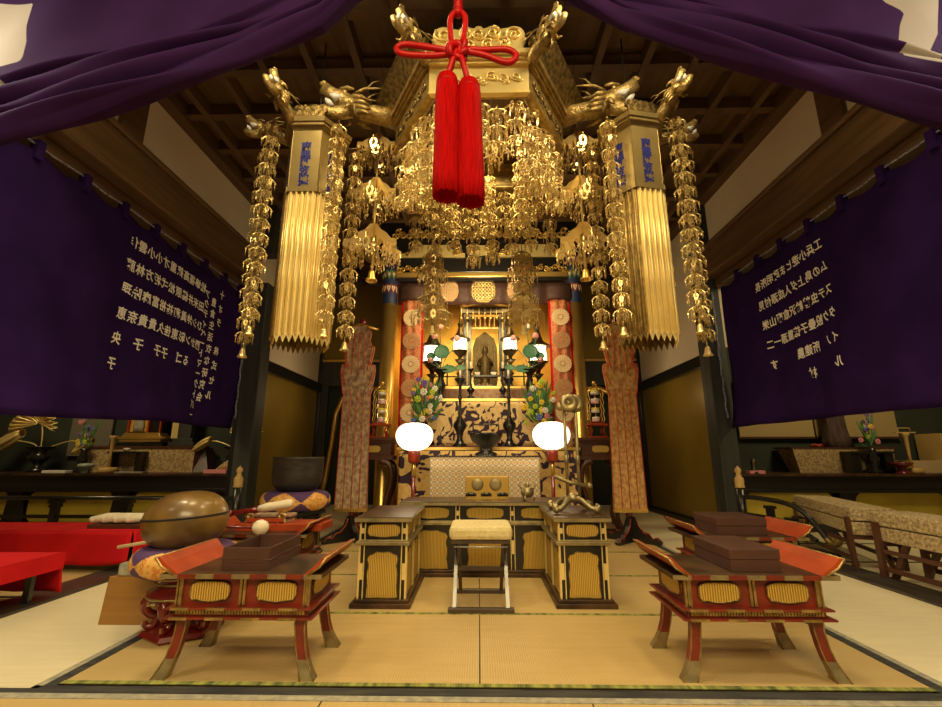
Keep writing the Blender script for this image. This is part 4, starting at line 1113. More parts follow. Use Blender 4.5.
# tall candlesticks and centre burner
def candlestick(loc, h, label, r=.075, candle=True):
    t = thing('candlestick', label, 'candlestick', loc)
    m = MB(); m.lathe([(r*1.3, 0), (r*1.35, .02), (r*.8, .05), (r*.45, h*.12), (r*.6, h*.2), (r*1.15, h*.28), (r*1.15, h*.33), (r*.5, h*.40), (r*.3, h*.45), (r*.42, h*.48), (r*.26, h*.52), (r*.26, h*.68), (r*.4, h*.71), (r*.25, h*.75), (r*.28, h*.9), (r*.9, h*.97), (r*1.05, h), (r*.9, h), (r*.1, h*.96)], 20); m.build('stem', 'black_lacquer', t)
    if candle:
        m = MB(); m.lathe([(.016, h-.02), (.014, h+.11), (.001, h+.115)], 10); m.build('candle', 'wax_white', t)
    return t
candlestick((CX-.30, 5.70+.22, 1.10), .90, 'tall black candlestick left of the incense burner on the lower altar step')
candlestick((CX+.35, 5.70+.22, 1.10), .90, 'tall black candlestick right of the incense burner on the lower altar step')
candlestick((CX-.17, 6.60, 1.80), .46, 'thin black candlestick on the middle step, left of centre', .05)
candlestick((CX+.31, 6.60, 1.80), .46, 'thin black candlestick on the middle step, right of centre', .05)
t = thing('incense_burner', 'large black incense burner on the centre of the pale cloth table', 'incense burner', (CX+.03, 5.22, .98))
m = MB(); m.lathe([(.12, 0), (.13, .03), (.07, .06), (.08, .10), (.17, .18), (.19, .24), (.20, .26), (.18, .26), (.15, .20), (.001, .18)], 24); m.build('bowl', 'black_lacquer', t)
m = MB()
for s in (-1, 1): m.tube([(s*.14, 0, .26), (s*.15, 0, .34), (s*.14, 0, .36)], .010, 6)
m.tube([(-.15, 0, .36), (.15, 0, .36)], .010, 6); m.build('handle', 'bronze', t)
t = thing('incense_pot', 'small dull brass incense pot with three feet on the right of the long back desk', 'incense pot', (.43, 4.15, .60))
m = MB(); m.lathe([(.03, .03), (.055, .05), (.06, .09), (.05, .10), (.055, .115), (.001, .10)], 16); m.ball((0, 0, .13), .02, 8, 6, sz=1.4)
for k in range(3): a = 2*PI*k/3; m.tube([(math.cos(a)*.04, math.sin(a)*.04, .05), (math.cos(a)*.065, math.sin(a)*.065, .02), (math.cos(a)*.05, math.sin(a)*.05, .0)], [.01, .01, .006], 6)
for s in (-1, 1): m.tube([(s*.05, 0, .10), (s*.075, 0, .13), (s*.06, 0, .15)], .006, 5)
m.build('pot_body', 'worn_brass', t)
# gold panel with roundels on the back desk
t = thing('gold_incense_case', 'bright gold case with two roundels and three dark feet on the back desk', 'case', (.075, 4.28, .60))
m = MB(); m.box(-.20, .20, 0, .14, .0, .20); m.build('case_body', 'gold_leaf', t, bevel=.004)
m = MB()
for x in (-.09, .075): m.lathe([(.001, .004), (.035, .006), (.05, .002), (.055, .0), (.05, -.004)], 24, (x, -.004, .13), Matrix.Rotation(PI/2, 3, 'X'))
m.build('roundel', 'worn_brass', t)
for x in (-.15, -.01, .14):
    m = MB(); m.ball((x, -.012, .045), .028, 10, 6, sx=1.5, sy=.4, sz=.7); m.ball((x-.035, -.012, .04), .016, 8, 5, sy=.5); m.ball((x+.035, -.012, .04), .016, 8, 5, sy=.5); m.build('cloud_foot', 'black_lacquer', t)
# glowing paper lanterns on poles
for s, x, z0, lb in ((-1, -.685, 1.02, 'round glowing paper lantern on a red pole, left of the altar'), (1, .765, 1.03, 'round glowing paper lantern on a red pole, right of the altar')):
    t = thing('pole_lantern', lb, 'lantern', (x, 4.80, 0))
    m = MB(); prof = []
    for i in range(17):
        a = PI*i/16; prof.append((.025+(.172+.020*(i-8)/8)*math.sin(a)**.86, z0+.165-.145*math.cos(a)))
    m.lathe(prof, 32, (0, 0, 0)); m.build('paper_shade', 'lit_paper', t)
    m = MB()
    for k in range(8):
        q = 2*PI*k/8+.2; m.tube([(math.cos(q)*(r+.002), math.sin(q)*(r+.002), z) for r, z in prof], .0026, 4)
    m.build('shade_ribs', 'vermilion', t)
    m = MB(); m.lathe([(.045, z0-.11), (.06, z0-.09), (.065, z0-.0), (.06, z0+.022), (.03, z0+.02)], 12); m.build('lamp_cup', 'red_lacquer', t)
    m = MB(); m.tube([(0, 0, .04), (0, 0, z0-.22)], .020, 10); m.build('pole', 'dark_red_lacquer', t)
    m = MB(); m.tube([(0, 0, z0-.24), (0, 0, z0-.09)], .022, 10); m.build('pole_sleeve', 'gold_leaf', t)
    m = MB(); m.lathe([(.16, 0), (.16, .025), (.06, .05), (.03, .07)], 20); m.build('base', 'dark_red_lacquer', t)
    point('lantern_lamp', (x, 4.50, z0+.17), 7, r=.10, color=(1, .78, .46))
# side tables with cakes in gilt towers
for s in (-1, 1):
    nm = 'left' if s < 0 else 'right'; x0 = -1.42 if s < 0 else 1.60
    t = thing('offering_side_table', 'brown lacquer side table with curved legs at the %s of the altar' % nm, 'table', (x0, 6.0, 0))
    m = MB(); m.box(-.30, .30, -.02, .34, 1.18, 1.22); m.box(-.28, .28, 0, .32, 1.15, 1.18); m.build('tabletop', 'brown_lacquer', t, bevel=.006)
    m = MB(); m.box(-.25, .25, .02, .30, .99, 1.15); m.box(-.28, .28, .0, .32, .93, .99); m.build('apron', 'brown_lacquer', t, bevel=.006)
    m = MB(); m.poly(kozama(.22, .09, 3), (0, .018, 1.07), (1, 0, 0), Z, (0, .01, 0)); m.build('gold_plaque', 'ribbed_gold', t)
    for sx in (-1, 1):
        for yy in (.04, .28):
            m = MB(); pts = crv([(sx*.12, yy, .92), (sx*.24, yy, .86), (sx*.265, yy, .66), (sx*.20, yy, .40), (sx*.17, yy, .22), (sx*.24, yy, .06), (sx*.29, yy, .05)], 5)
            m.tube(pts, [.055-.03*i/len(pts) for i in range(len(pts))], 8, flat=.8); m.build('leg', 'brown_lacquer', t)
    m = MB(); m.box(-.32, .32, .0, .34, 0, .035); m.build('foot_board', 'brown_lacquer', t)
    xc = x0+(.07 if s < 0 else .0)
    b = thing('cake_tower', 'gilt cage tower of pink and yellow cakes on the %s side table' % nm, 'offering', (xc, 6.15, 1.22))
    m = MB(); m.box(-.13, .13, -.10, .10, .16, .185); m.box(-.10, .10, -.08, .08, .185, .20)
    m.box(-.12, .12, -.09, .09, 0, .02); m.build('stand_top', 'vermilion', b, bevel=.004)
    for sx in (-1, 1):
        for sy in (-1, 1): m = MB(); m.tube([(sx*.10, sy*.07, .02), (sx*.075, sy*.06, .09), (sx*.10, sy*.07, .16)], .013, 6); m.build('stand_leg', 'vermilion', b)
    m = MB()
    for sx in (-1, 1):
        for sy in (-1, 1):
            pts = [(sx*.085, sy*.06, .2)]+[(sx*(.085+.018*math.sin(i*PI/2*1.0)**2), sy*.06, .2+.055*i) for i in range(1, 9)]+[(sx*.05, sy*.04, .68), (0, 0, .72)]
            m.tube(pts, .008, 6)
    m.build('gilt_cage', 'gold_leaf', b)
    m = MB(); m.tube([(0, 0, .2), (0, 0, .72)], .004, 5); m.ball((0, 0, .75), .03, 10, 6); m.build('centre_rod', 'gold_leaf', b)
    for i in range(4):
        c = thing('rice_cake', '%s cake, %s in the %s gilt tower' % (('pink', 'yellow')[i % 2], ('lowest', 'second from the bottom', 'third from the bottom', 'topmost')[i], nm), 'cake', (xc, 6.15, 1.435+.125*i))
        m = MB(); m.lathe([(.05, 0), (.056, .01), (.056, .03), (.05, .038), (.001, .04)], 18); m.build('cake_lower', 'white_cake' if i % 2 else 'pink_cake', c)
        m = MB(); m.lathe([(.05, .038), (.056, .045), (.052, .065), (.001, .072)], 18); m.build('cake_upper', 'white_cake' if i % 2 == 0 else 'yellow_cake', c)
# vertical brocade banners on red posts
for s in (-1, 1):
    nm = 'left' if s < 0 else 'right'; x0 = -1.545 if s < 0 else 1.80
    sh = [(.10, 2.66), (.17, 2.56), (.155, 2.50), (.20, 2.33), (.185, 2.26), (.145, 2.10), (.215, 2.14), (.20, 2.05), (.16, 1.90), (.235, 1.96), (.225, 1.84), (.19, 1.62), (.22, 1.0), (.235, .36)]
    t = thing('pillar_banner', ('grey-brown' if s < 0 else 'orange')+' brocade banner with red ribbons on a red post at the %s of the altar' % nm, 'banner', (x0, 5.60, 0), 0)
    lean = 0
    T = lambda x, z: (x+lean*(1-(z-.36)/2.3)*.6, z)
    m = MB(); layers = [[(.10, 2.64), (.155, 2.55), (.135, 2.44), (.175, 2.36), (.15, 2.16), (.12, 2.06)], [(.12, 2.36), (.20, 2.36), (.20, 2.30), (.155, 2.10), (.20, 2.02), (.15, 1.86)], [(.14, 2.14), (.215, 2.12), (.225, 2.04), (.185, 1.76), (.15, 1.72)], [(.165, 1.95), (.17, 1.75), (.185, .9), (.20, .36)]]
    cl = MB()
    for li, ly in enumerate(layers):
        ol = [T(-a, b) for a, b in ly]+[T(a, b) for a, b in ly[::-1]]
        cl.poly(ol, (0, -.022+.008*li, 0), (1, 0, 0), Z, (0, .012, 0))
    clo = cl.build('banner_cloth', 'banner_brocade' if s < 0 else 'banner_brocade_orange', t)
    m = MB()
    for q in (-1.0, -.5, 0, .5, 1.0):
        m.tube([(*T(q*.17, 1.80)[:1], -.012, 1.80), (T(q*.18, 1.2)[0], -.012, 1.2), (T(q*.195, .37)[0], -.012, .37)], .0045, 6)
    for ly in layers[:3]:
        for sx in (-1, 1): m.tube([(T(sx*a*.97, b)[0], -.030, b) for a, b in ly], .0055, 6)
    for q in (-.06, 0, .06): m.tube([(T(q, 2.55)[0], -.026, 2.55), (T(q*1.4, 2.0)[0], -.026, 2.0)], .0045, 6)
    m.build('ribbons', 'red_ribbon', clo)
    m = MB(); m.box(-.20+lean*.6, .20+lean*.6, -.02, .03, .33, .37); m.build('gold_hem', 'gold_leaf', t)
    m = MB(); m.tube([(-.22, .02, 2.60), (0, .02, 2.68), (.22, .02, 2.60)], .015, 6); m.build('gold_crossarm', 'gold_leaf', t)
    m = MB(); m.lathe([(.045, .08), (.04, .35), (.035, 2.62)], 12, (0, .07, 0)); m.ball((0, .07, 2.70), .05, 10, 8, sz=1.5); m.build('post', 'dark_red_lacquer', t)
    m = MB()
    for a in (PI/4, 3*PI/4):
        M = Matrix.Rotation(a, 3, 'Z')
        for q in (-1, 1):
            ol = [(0, .0), (.34, .0), (.36, .03), (.30, .07), (.24, .05), (.20, .10), (.14, .11), (.08, .18), (.04, .28), (0, .28)]
            m.poly(ol, M @ Vector((0, -.025, 0))+Vector((0, .03, 0)), M @ Vector((q, 0, 0)), Z, M @ Vector((0, .05, 0)))
    m.build('cross_foot', 'black_lacquer', t)
    m = MB()
    for a in (PI/4, 3*PI/4):
        M = Matrix.Rotation(a, 3, 'Z')
        for q in (-1, 1):
            m.tube([M @ Vector((q*x, -.028, z))+Vector((0, .03, 0)) for x, z in ((.35, .03), (.30, .075), (.24, .055), (.20, .105), (.14, .115), (.08, .18), (.05, .26))], .007, 5)
    m.build('red_edging', 'vermilion', t)
# ================================================================ BLACK AND GOLD DESKS
def lacquer_desk(name, loc, w, d, h, label, nfront, nside, group=None):
    """black lacquer desk: top with worn gold rim, frieze of cartouches, tall gilded panels, plinth"""
    t = thing(name, label, 'desk', loc, 0, group)
    m = MB(); m.box(-w/2-.03, w/2+.03, -.03, d+.03, h-.035, h); m.build('desktop', 'worn_black_lacquer', t, bevel=.004)
    m = MB(); m.box(-w/2-.033, w/2+.033, -.034, -.029, h-.030, h-.006)
    for sx in (-1, 1): m.box(*sorted((sx*(w/2+.029), sx*(w/2+.034))), -.03, d+.03, h-.030, h-.006)
    m.build('worn_gold_rim', 'worn_brass', t)
    zb = h*.70
    m = MB(); m.box(-w/2+.01, w/2-.01, .01, d-.01, .05, h-.035); m.build('body', 'black_lacquer', t)
    m = MB(); m.box(-w/2-.022, w/2+.022, -.022, d+.022, zb-.012, zb+.012); m.box(-w/2-.01, w/2+.01, -.01, d+.01, zb+.012, zb+.022); m.build('waist_moulding', 'worn_brass', t, bevel=.003)
    m = MB(); m.box(-w/2-.04, w/2+.04, -.04, d+.04, 0, .03); m.box(-w/2-.02, w/2+.02, -.02, d+.02, .03, .05); m.build('plinth', 'worn_black_lacquer', t, bevel=.004)
    def face(o, u, nr, width, n):
        o = Vector(o); u = Vector(u); nr = Vector(nr)
        cell = width/n
        for i in range(n+1):
            m = MB(); x = min(max(i*cell, .02), width-.02)
            for z0, z1 in ((.05, zb-.012), (zb+.022, h-.035)):
                for q in (-.016, .016): m.poly([(x+q-.003, z0), (x+q+.003, z0), (x+q+.003, z1), (x+q-.003, z1)], o, u, Z, nr*.012)
                m.poly([(x-.010, z0+(z1-z0)*.35), (x+.010, z0+(z1-z0)*.35), (x+.010, z0+(z1-z0)*.65), (x-.010, z0+(z1-z0)*.65)], o, u, Z, nr*.010)
            m.build('gold_stile', 'pale_gold', t)
        for i in range(n):
            c = (i+.5)*cell
            zc = (zb+.022+h-.035)/2; fh = (h-.035-zb-.022)*.74
            k = kozama(min(cell*.68, cell-.09), fh, 4)
            m = MB(); m.poly([(c+a, zc+b) for a, b in k], o, u, Z, nr*.004); pa = m.build('gilded_cartouche', 'ribbed_gold', t)
            m = MB(); m.tube([o+u*(c+a)+Z*(zc+b)+nr*.003 for a, b in k], .0035, 5, True); m.build('cartouche_rim', 'carved_dark_gold', pa)
            ap = archp(min(cell*.66, cell-.10), zb-.012-.10)
            m = MB(); m.poly([(c+a, .055+b) for a, b in ap], o, u, Z, nr*.004); pa = m.build('gilded_panel', 'ribbed_gold', t)
            m = MB(); m.tube([o+u*(c+a)+Z*(.055+b)+nr*.003 for a, b in ap], .0035, 5, True); m.build('panel_rim', 'carved_dark_gold', pa)
    face((-w/2, .01, 0), (1, 0, 0), (0, -1, 0), w, nfront)
    if nside:
        face((w/2-.01, 0, 0), (0, 1, 0), (1, 0, 0), d, nside)
        face((-w/2+.01, d, 0), (0, -1, 0), (-1, 0, 0), d, nside)
    return t
lacquer_desk('altar_desk', (.05, 4.07, 0), 1.42, .40, .60, 'long black and gold altar desk at the back behind the folding stool', 3, 1)
lacquer_desk('altar_desk', (-.665, 3.28, 0), .33, .70, .575, 'black and gold altar desk on the left of the folding stool', 1, 2)
lacquer_desk('altar_desk', (.715, 3.30, 0), .33, .70, .575, 'black and gold altar desk on the right carrying the brass chime stand', 1, 2)

# folding stool
t = thing('folding_stool', 'folding stool with yellowish padded seat standing before the black and gold desks', 'stool', (.01, 3.17, 0))
def seatp(u, v):
    a = (u-.5)*2; b = (v-.5)*2
    return None
m = MB(); m.box(-.215, .215, .02, .38, .435, .525); m.build('padded_seat', 'seat_cloth', t, bevel=.028)
m = MB(); m.box(-.20, .20, .03, .37, .415, .437); m.build('seat_frame', 'stool_wood', t)
for s in (-1, 1):
    M = Matrix.Translation((s*.165, 0, 0))
    m = MB(); m.hexa([(s*.175-.012, .0, .02), (s*.175+.012, .0, .02), (s*.175+.012, .03, .02), (s*.175-.012, .03, .02)], [(s*.175-.012, .22, .26), (s*.175+.012, .22, .26), (s*.175+.012, .25, .26), (s*.175-.012, .25, .26)]); m.build('leg', 'steel', t, label='bright steel lower leg')
    m = MB(); m.hexa([(s*.175-.012, .20, .25), (s*.175+.012, .20, .25), (s*.175+.012, .25, .25), (s*.175-.012, .25, .25)], [(s*.175-.012, .34, .42), (s*.175+.012, .34, .42), (s*.175+.012, .37, .42), (s*.175-.012, .37, .42)]); m.build('leg', 'stool_wood', t)
    m = MB(); m.hexa([(s*.15-.012, .42, .02), (s*.15+.012, .42, .02), (s*.15+.012, .45, .02), (s*.15-.012, .45, .02)], [(s*.15-.012, .04, .42), (s*.15+.012, .04, .42), (s*.15+.012, .07, .42), (s*.15-.012, .07, .42)]); m.build('leg', 'stool_wood', t)
m = MB(); m.box(-.215, .215, -.012, .028, 0, .032); m.build('foot_bar', 'stool_wood', t, bevel=.004)
m = MB(); m.box(-.20, .20, .42, .455, 0, .028); m.build('foot_bar', 'stool_wood', t, bevel=.004)
m = MB(); m.box(-.165, .165, .20, .225, .21, .235); m.build('stretcher', 'stool_wood', t)
m = MB(); m.tube([(-.18, .03, .395), (.18, .03, .395)], .005, 6); m.build('steel_rod', 'steel', t)

# chime stand on the right desk
t = thing('chime_stand', 'worn brass chime stand with two uprights on crossed scroll feet on the right desk', 'stand', (.72, 3.60, .575))
m = MB()
for s in (-1, 1):
    for dy in (-.12, .12):
        m.tube(crv([(0, 0, .09), (s*.05, dy*.5, .09), (s*.10, dy, .045), (s*.145, dy*1.1, .03), (s*.16, dy*1.1, .05), (s*.14, dy*1.1, .06)], 5), [.021]*10+[.019]*6+[.021]*5+[.016]*5, 8)
        m.ball((s*.148, dy*1.1, .028), .027, 10, 7)
m.ball((0, 0, .10), .05, 12, 8, sz=.7)
m.build('scroll_feet', 'worn_brass', t)
for x in (-.035, .055):
    m = MB(); m.tube([(x, 0, .08), (x, 0, .80)], .013, 8); m.tube([(x, 0, .35), (x, 0, .42)], .017, 8); m.build('upright', 'worn_brass', t)
m = MB(); m.tube([(-.14, .0, .26), (-.02, -.02, .215), (.12, -.02, .19)], .014, 8); m.ball((.13, -.02, .19), .024, 10, 6); m.build('hanging_arm', 'worn_brass', t)
m = MB(); M = Matrix.Rotation(PI/2, 3, 'X') 
for c, y in (((-.0), -.02), (.055, .02)):
    m.lathe([(.02, -.018), (.066, -.018), (.075, 0), (.066, .018), (.02, .018), (.02, 0)], 24, (c, y, .83), M)
    m.ball((c, y, .83), .022, 10, 6)
m.lathe([(.001, .01), (.03, .008), (.035, 0), (.03, -.01)], 16, (-.07, -.02, .80), M)
m.build('chime_disc', 'worn_brass', t)
# ================================================================ RED LACQUER SUTRA TABLES
def red_table(loc, label):
    t = thing('sutra_table', label, 'table', loc)
    W, D, H = .64, .38, .45
    m = MB(); m.box(-W/2-.065, W/2+.065, -.03, D+.03, H-.022, H); m.build('tabletop', 'worn_black_lacquer', t, bevel=.003)
    m = MB()      # striped edge: red and worn gold segments
    n = 9
    for i in range(n):
        m.m = i % 2; x0 = -W/2-.065+(W+.13)*i/n; x1 = x0+(W+.13)/n
        m.box(x0, x1, -.036, -.030, H-.021, H-.001); m.box(x0, x1, D+.030, D+.036, H-.021, H-.001)
    m.m = 0; m.build('striped_edge', ['worn_brass', 'red_lacquer'], t)
    for s in (-1, 1):
        m = MB(); x = s*(W/2+.035)
        b = [(x, -.03), (x+s*.015, -.03), (x+s*.085, -.05), (x+s*.105, -.055)]
        ol = [(0, 0), (.02, -.002), (.075, .035), (.105, .075), (.088, .077), (.06, .048)]
        vs = [(s*(W/2-.02)+s*a, -.035-.02*(a/.12), H+z) for a, z in ol]+[(s*(W/2-.02)+s*a, D+.035+.02*(a/.12), H+z) for a, z in ol]
        k = len(ol)
        m.add(vs, [tuple(range(k)), tuple(range(2*k-1, k-1, -1))]+[(i, (i+1) % k, k+(i+1) % k, k+i) for i in range(k)])
        w_ = m.build('upturned_end', 'vermilion', t)
        m = MB(); m.tube([vs[3], vs[k+3]], .005, 5); m.tube([vs[3], vs[2], vs[1]], .006, 5); m.tube([vs[k+3], vs[k+2], vs[k+1]], .006, 5); m.build('gold_tip', 'antique_gold', w_)
    m = MB(); m.box(-W/2+.015, W/2-.015, .015, D-.015, .285, H-.022); m.build('apron', 'red_lacquer', t)
    m = MB()
    for z, e in ((.298, .026), (.258, .030)): m.box(-W/2-e, W/2+e, -e, D+e, z-.006, z+.003)
    m.box(-W/2, W/2, 0, D, .26, .30)
    m.build('moulding', 'red_lacquer', t, bevel=.003)
    for z, e in ((.298, .026), (.258, .030)):
        for i in range(4):
            m = MB(); x0 = -W/2-.02+(W+.04)*(i+.12)/4; m.box(x0, x0+.085, -e-.002, -e+.01, z-.007, z+.004); m.build('gold_inlay', 'antique_gold', t)
    m = MB()
    for i in range(44):
        x = -W/2+.02+(W-.04)*i/43
        m.box(x-.005, x+.005, -.006, 0, .268, .288); m.box(x-.005, x+.005, D, D+.006, .268, .288)
    for i in range(22):
        y = .02+(D-.04)*i/21
        for s in (-1, 1): m.box(*sorted((s*W/2, s*(W/2+.006))), y-.005, y+.005, .268, .288)
    for x in (-W/2+.012, -.018, .0, W/2-.022): 
        m.box(x, x+.012, .005, .017, .305, H-.024)
    for x in (-W/2, W/2-.03): m.box(x, x+.007, .003, .017, .300, H-.024); m.box(x+.022, x+.03, .003, .017, .300, H-.024)
    m.build('gold_beading', 'antique_gold', t)
    for o, u, nr, wd, n in (((-W/2, .015, 0), (1, 0, 0), (0, -1, 0), W, 2), ((W/2, D-.015, 0), (-1, 0, 0), (0, 1, 0), W, 2), ((-W/2+.015, D, 0), (0, -1, 0), (-1, 0, 0), D, 1), ((W/2-.015, 0, 0), (0, 1, 0), (1, 0, 0), D, 1)):
        o = Vector(o); u = Vector(u); nr = Vector(nr)
        for i in range(n):
            c = wd*(i+.5)/n; ol = [(c+a, .364+b) for a, b in kozama(wd/n*.60, .088, 4)]
            m = MB(); m.poly(ol, o, u, Z, nr*.010); pa = m.build('gilded_cartouche', 'ribbed_gold', t)
            m = MB(); m.tube([o+u*a+Z*b+nr*.008 for a, b in ol], .004, 5, True); m.build('cartouche_rim', 'carved_dark_gold', pa)
    for sx in (-1, 1):
        for y, sy in ((.03, -1), (D-.03, 1)):
            m = MB(); c = []
            for z, dx, hw in ((.262, 0, .023), (.20, .003, .022), (.13, .014, .022), (.08, .028, .023), (.04, .044, .026), (0, .062, .032)): c.append((z, dx, hw))
            m.m = 0
            for (z1, d1, h1), (z0, d0, h0) in zip(c, c[1:]):
                m.m = 1 if z1 <= .08 else 0
                q = lambda dx, hw, z: [(sx*(W/2-.04+dx)-hw, y+sy*dx*.35-hw*.8, z), (sx*(W/2-.04+dx)+hw, y+sy*dx*.35-hw*.8, z), (sx*(W/2-.04+dx)+hw, y+sy*dx*.35+hw*.8, z), (sx*(W/2-.04+dx)-hw, y+sy*dx*.35+hw*.8, z)]
                m.hexa(q(d0, h0, z0), q(d1, h1, z1))
            lg = m.build('leg', ['red_lacquer', 'worn_brass'], t)
            m = MB()
            for e in (-1, 1):
                m.tube([(sx*(W/2-.04+dx)+e*hw, y+sy*dx*.35-hw*.8, z) for z, dx, hw in c], .0035, 5)
            m.build('gold_edge', 'antique_gold', lg)
    return t
red_table((1.29, 2.31, 0), 'near right red lacquer sutra table with gilt cartouches and a closed brown box')
red_table((-1.125, 2.29, 0), 'near left red lacquer sutra table beside the wooden drum')
red_table((1.86, 3.30, 0), 'far right red lacquer sutra table behind the near right one')
red_table((-1.60, 3.35, 0), 'far left red lacquer sutra table holding the mallets behind the drum')

def sutra_box(loc, w, d, h, label, open_=False, rz=0):
    t = thing('sutra_box', label, 'box', loc, rz)
    if open_:
        m = MB(); e = .008
        m.box(-w/2, w/2, 0, d, 0, h*.3); m.box(-w/2, -w/2+e, 0, d, h*.3, h); m.box(w/2-e, w/2, 0, d, h*.3, h); m.box(-w/2+e, w/2-e, 0, e, h*.3, h); m.box(-w/2+e, w/2-e, d-e, d, h*.3, h)
        m.build('box_body', 'maroon_box', t, bevel=.002)
        m = MB(); m.tube([(-w/2-.001, -.001, h*.48), (w/2+.001, -.001, h*.48), (w/2+.001, d, h*.48), (-w/2-.001, d, h*.48)], .0018, 4, True); m.build('rim_line', 'brown_lacquer', t)
    else:
        m = MB(); m.box(-w/2, w/2, 0, d, 0, h*.55); m.build('box_body', 'maroon_box', t, bevel=.003)
        m = MB(); m.box(-w/2-.004, w/2+.004, -.004, d+.004, h*.55, h); m.build('lid', 'maroon_box', t, bevel=.003)
sutra_box((1.325, 2.33, .45), .235, .37, .105, 'closed brown box on the near right red table')
sutra_box((-1.14, 2.32, .45), .235, .38, .105, 'open brown box on the near left red table', True)
sutra_box((1.84, 3.34, .45), .34, .34, .115, 'closed brown box on the far right red table')
# things on the far left red table
t = thing('mallet_rest', 'pair of red and gilt posts with a vermilion tray on the far left red table', 'stand', (-1.50, 3.45, .45))
m = MB(); m.box(-.30, .34, .0, .26, 0, .05); m.build('tray', 'vermilion', t, bevel=.004)
for x in (-.22, .02):
    m = MB(); m.tube(crv([(x-.03, .05, .05), (x-.012, .05, .09), (x-.03, .05, .10), (x, .05, .12)], 4), .014, 6); m.tube(crv([(x+.03, .05, .05), (x+.012, .05, .09), (x+.03, .05, .10), (x, .05, .12)], 4), .014, 6); m.build('post', 'antique_gold', t)
m = MB(); m.box(-.24, .04, .035, .065, .06, .085); m.build('crossbar', 'vermilion', t)
t = thing('padded_mallet', 'mallet with white cloth head and dark red handle lying across the gilt rest', 'mallet', (-1.66, 3.50, .60))
m = MB(); m.tube([(.0, 0, 0), (.06, 0, .012), (.22, 0, .038), (.25, 0, .042)], [.026, .031, .033, .026], 12); m.build('white_head', 'ivory_cloth', t)
m = MB(); m.tube([(.01, 0, 0), (-.06, 0, -.012), (-.20, 0, -.03)], [.024, .022, .02], 10); m.ball((-.21, 0, -.031), .026, 8, 6); m.build('handle', 'dark_red_lacquer', t)
t = thing('drum_mallet', 'mallet with a round white head lying on the vermilion tray', 'mallet', (-1.60, 3.30, .50))
m = MB(); m.ball((.06, 0, .0), .052, 14, 10, sx=1.1); m.build('white_head', 'ivory_cloth', t)
m = MB(); m.tube([(.0, 0, 0), (-.42, .03, .0)], .010, 8); m.build('handle', 'dark_red_lacquer', t)
for i in range(3):
    m = MB(); m.box(-.15, .15, 0, .12, 0, .018); o = m.build('folded_sutra', 'rose_brocade' if i != 1 else 'maroon_box', bevel=.002, loc=(-1.60+.006*i, 3.56, .50+.0185*i))
    tag(o, 'folded sutra book with dark patterned cover, %s of the small pile on the vermilion tray' % ('lowest', 'middle', 'topmost')[i], 'book', 'sutra books on the far left table')

# ================================================================ WOODEN DRUM ON CUSHION AND STAND
def cushion(loc, R_, h, label, name='drum_cushion', n=6):
    t = thing(name, label, 'cushion', loc)
    def fn(u, v):
        a = 2*PI*u; b = -PI/2+PI*v
        r = (R_-h*.5)+h*.5*math.copysign(abs(math.cos(b))**.8, math.cos(b))
        if v in (0, 1): r = 0
        z = h*.5*(1+math.sin(b))
        r *= 1-.02*math.cos(a*n)**2
        return (math.cos(a)*r, math.sin(a)*r, z)
    def mf(u, v):
        a = (u*n) % 1.0; b = v
        return 0 if abs(a-.5)*1.0+abs(b-.5)*1.1 < .5 else 1
    m = MB(); m.grid(fn, n*28, 48, mf); m.build('cushion_cover', ['orange_brocade', 'purple_patch'], t)
    return t
t = thing('drum_stand', 'dark red lacquer drum stand with scrolled gilt feet', 'stand', (-1.72, 2.84, 0))
m = MB(); m.lathe([(.20, .0), (.215, .015), (.20, .035), (.13, .05), (.12, .06)], 6, smooth=False, a0=PI/6); m.build('base', 'dark_red_lacquer', t)
for k in range(6):
    a = 2*PI*k/6+PI/6; d = Vector((math.cos(a), math.sin(a), 0))
    m = MB(); pts = crv([d*.15+Z*.215, d*.20+Z*.18, d*.185+Z*.13, d*.135+Z*.10, d*.15+Z*.06, d*.185+Z*.06, d*.19+Z*.085], 5)
    m.tube(pts, [.030-.018*i/len(pts) for i in range(len(pts))], 8); lg = m.build('leg', 'dark_red_lacquer', t)
    m = MB(); m.tube([p+d*.012 for p in pts[4:]], .006, 5); m.build('gold_line', 'antique_gold', lg)
m = MB(); m.lathe([(.13, .19), (.20, .20), (.205, .235), (.17, .255), (.155, .275), (.165, .30), (.20, .315), (.20, .33), (.001, .33)], 24); m.build('drum_seat', 'dark_red_lacquer', t)
m = MB()
for r, z in ((.205, .22), (.172, .287), (.202, .322)): m.tube([(math.cos(q*PI/16)*r, math.sin(q*PI/16)*r, z) for q in range(32)], .006, 5, True)
for k in range(6): a = 2*PI*k/6; m.tube([(math.cos(a)*.205, math.sin(a)*.205, .205), (math.cos(a)*.21, math.sin(a)*.21, .19), (math.cos(a+.3)*.21, math.sin(a+.3)*.21, .20)], .006, 5)
m.build('gold_band', 'antique_gold', t)
cushion((-1.75, 2.84, .33), .285, .14, 'round patchwork cushion in purple and orange brocade under the wooden drum')
t = thing('wooden_fish_drum', 'large round polished wooden slit drum on a patchwork cushion', 'drum', (-1.785, 2.84, .44), .18)
m = MB()
def drum(u, v):
    a = 2*PI*u; b = -PI/2+PI*v
    r = math.cos(b)**.78*.232; z = .170*(1+math.sin(b))
    x = math.cos(a)*r*1.0; y = math.sin(a)*r*.92
    z *= 1+.04*(x/.245)
    return Vector((x, y, z))
m.grid(drum, 48, 60, None); m.build('drum_body', 'drum_wood', t)
m = MB(); pts = []
for i in range(30):
    a = -PI*1.02+PI*1.04*i/29
    f = i/29; zz = .195+.02*math.sin(f*PI*.5)-.01
    p = drum((a/(2*PI)) % 1, (math.asin(max(-1, min(1, zz/.170-1)))+PI/2)/PI)
    pts.append(p)
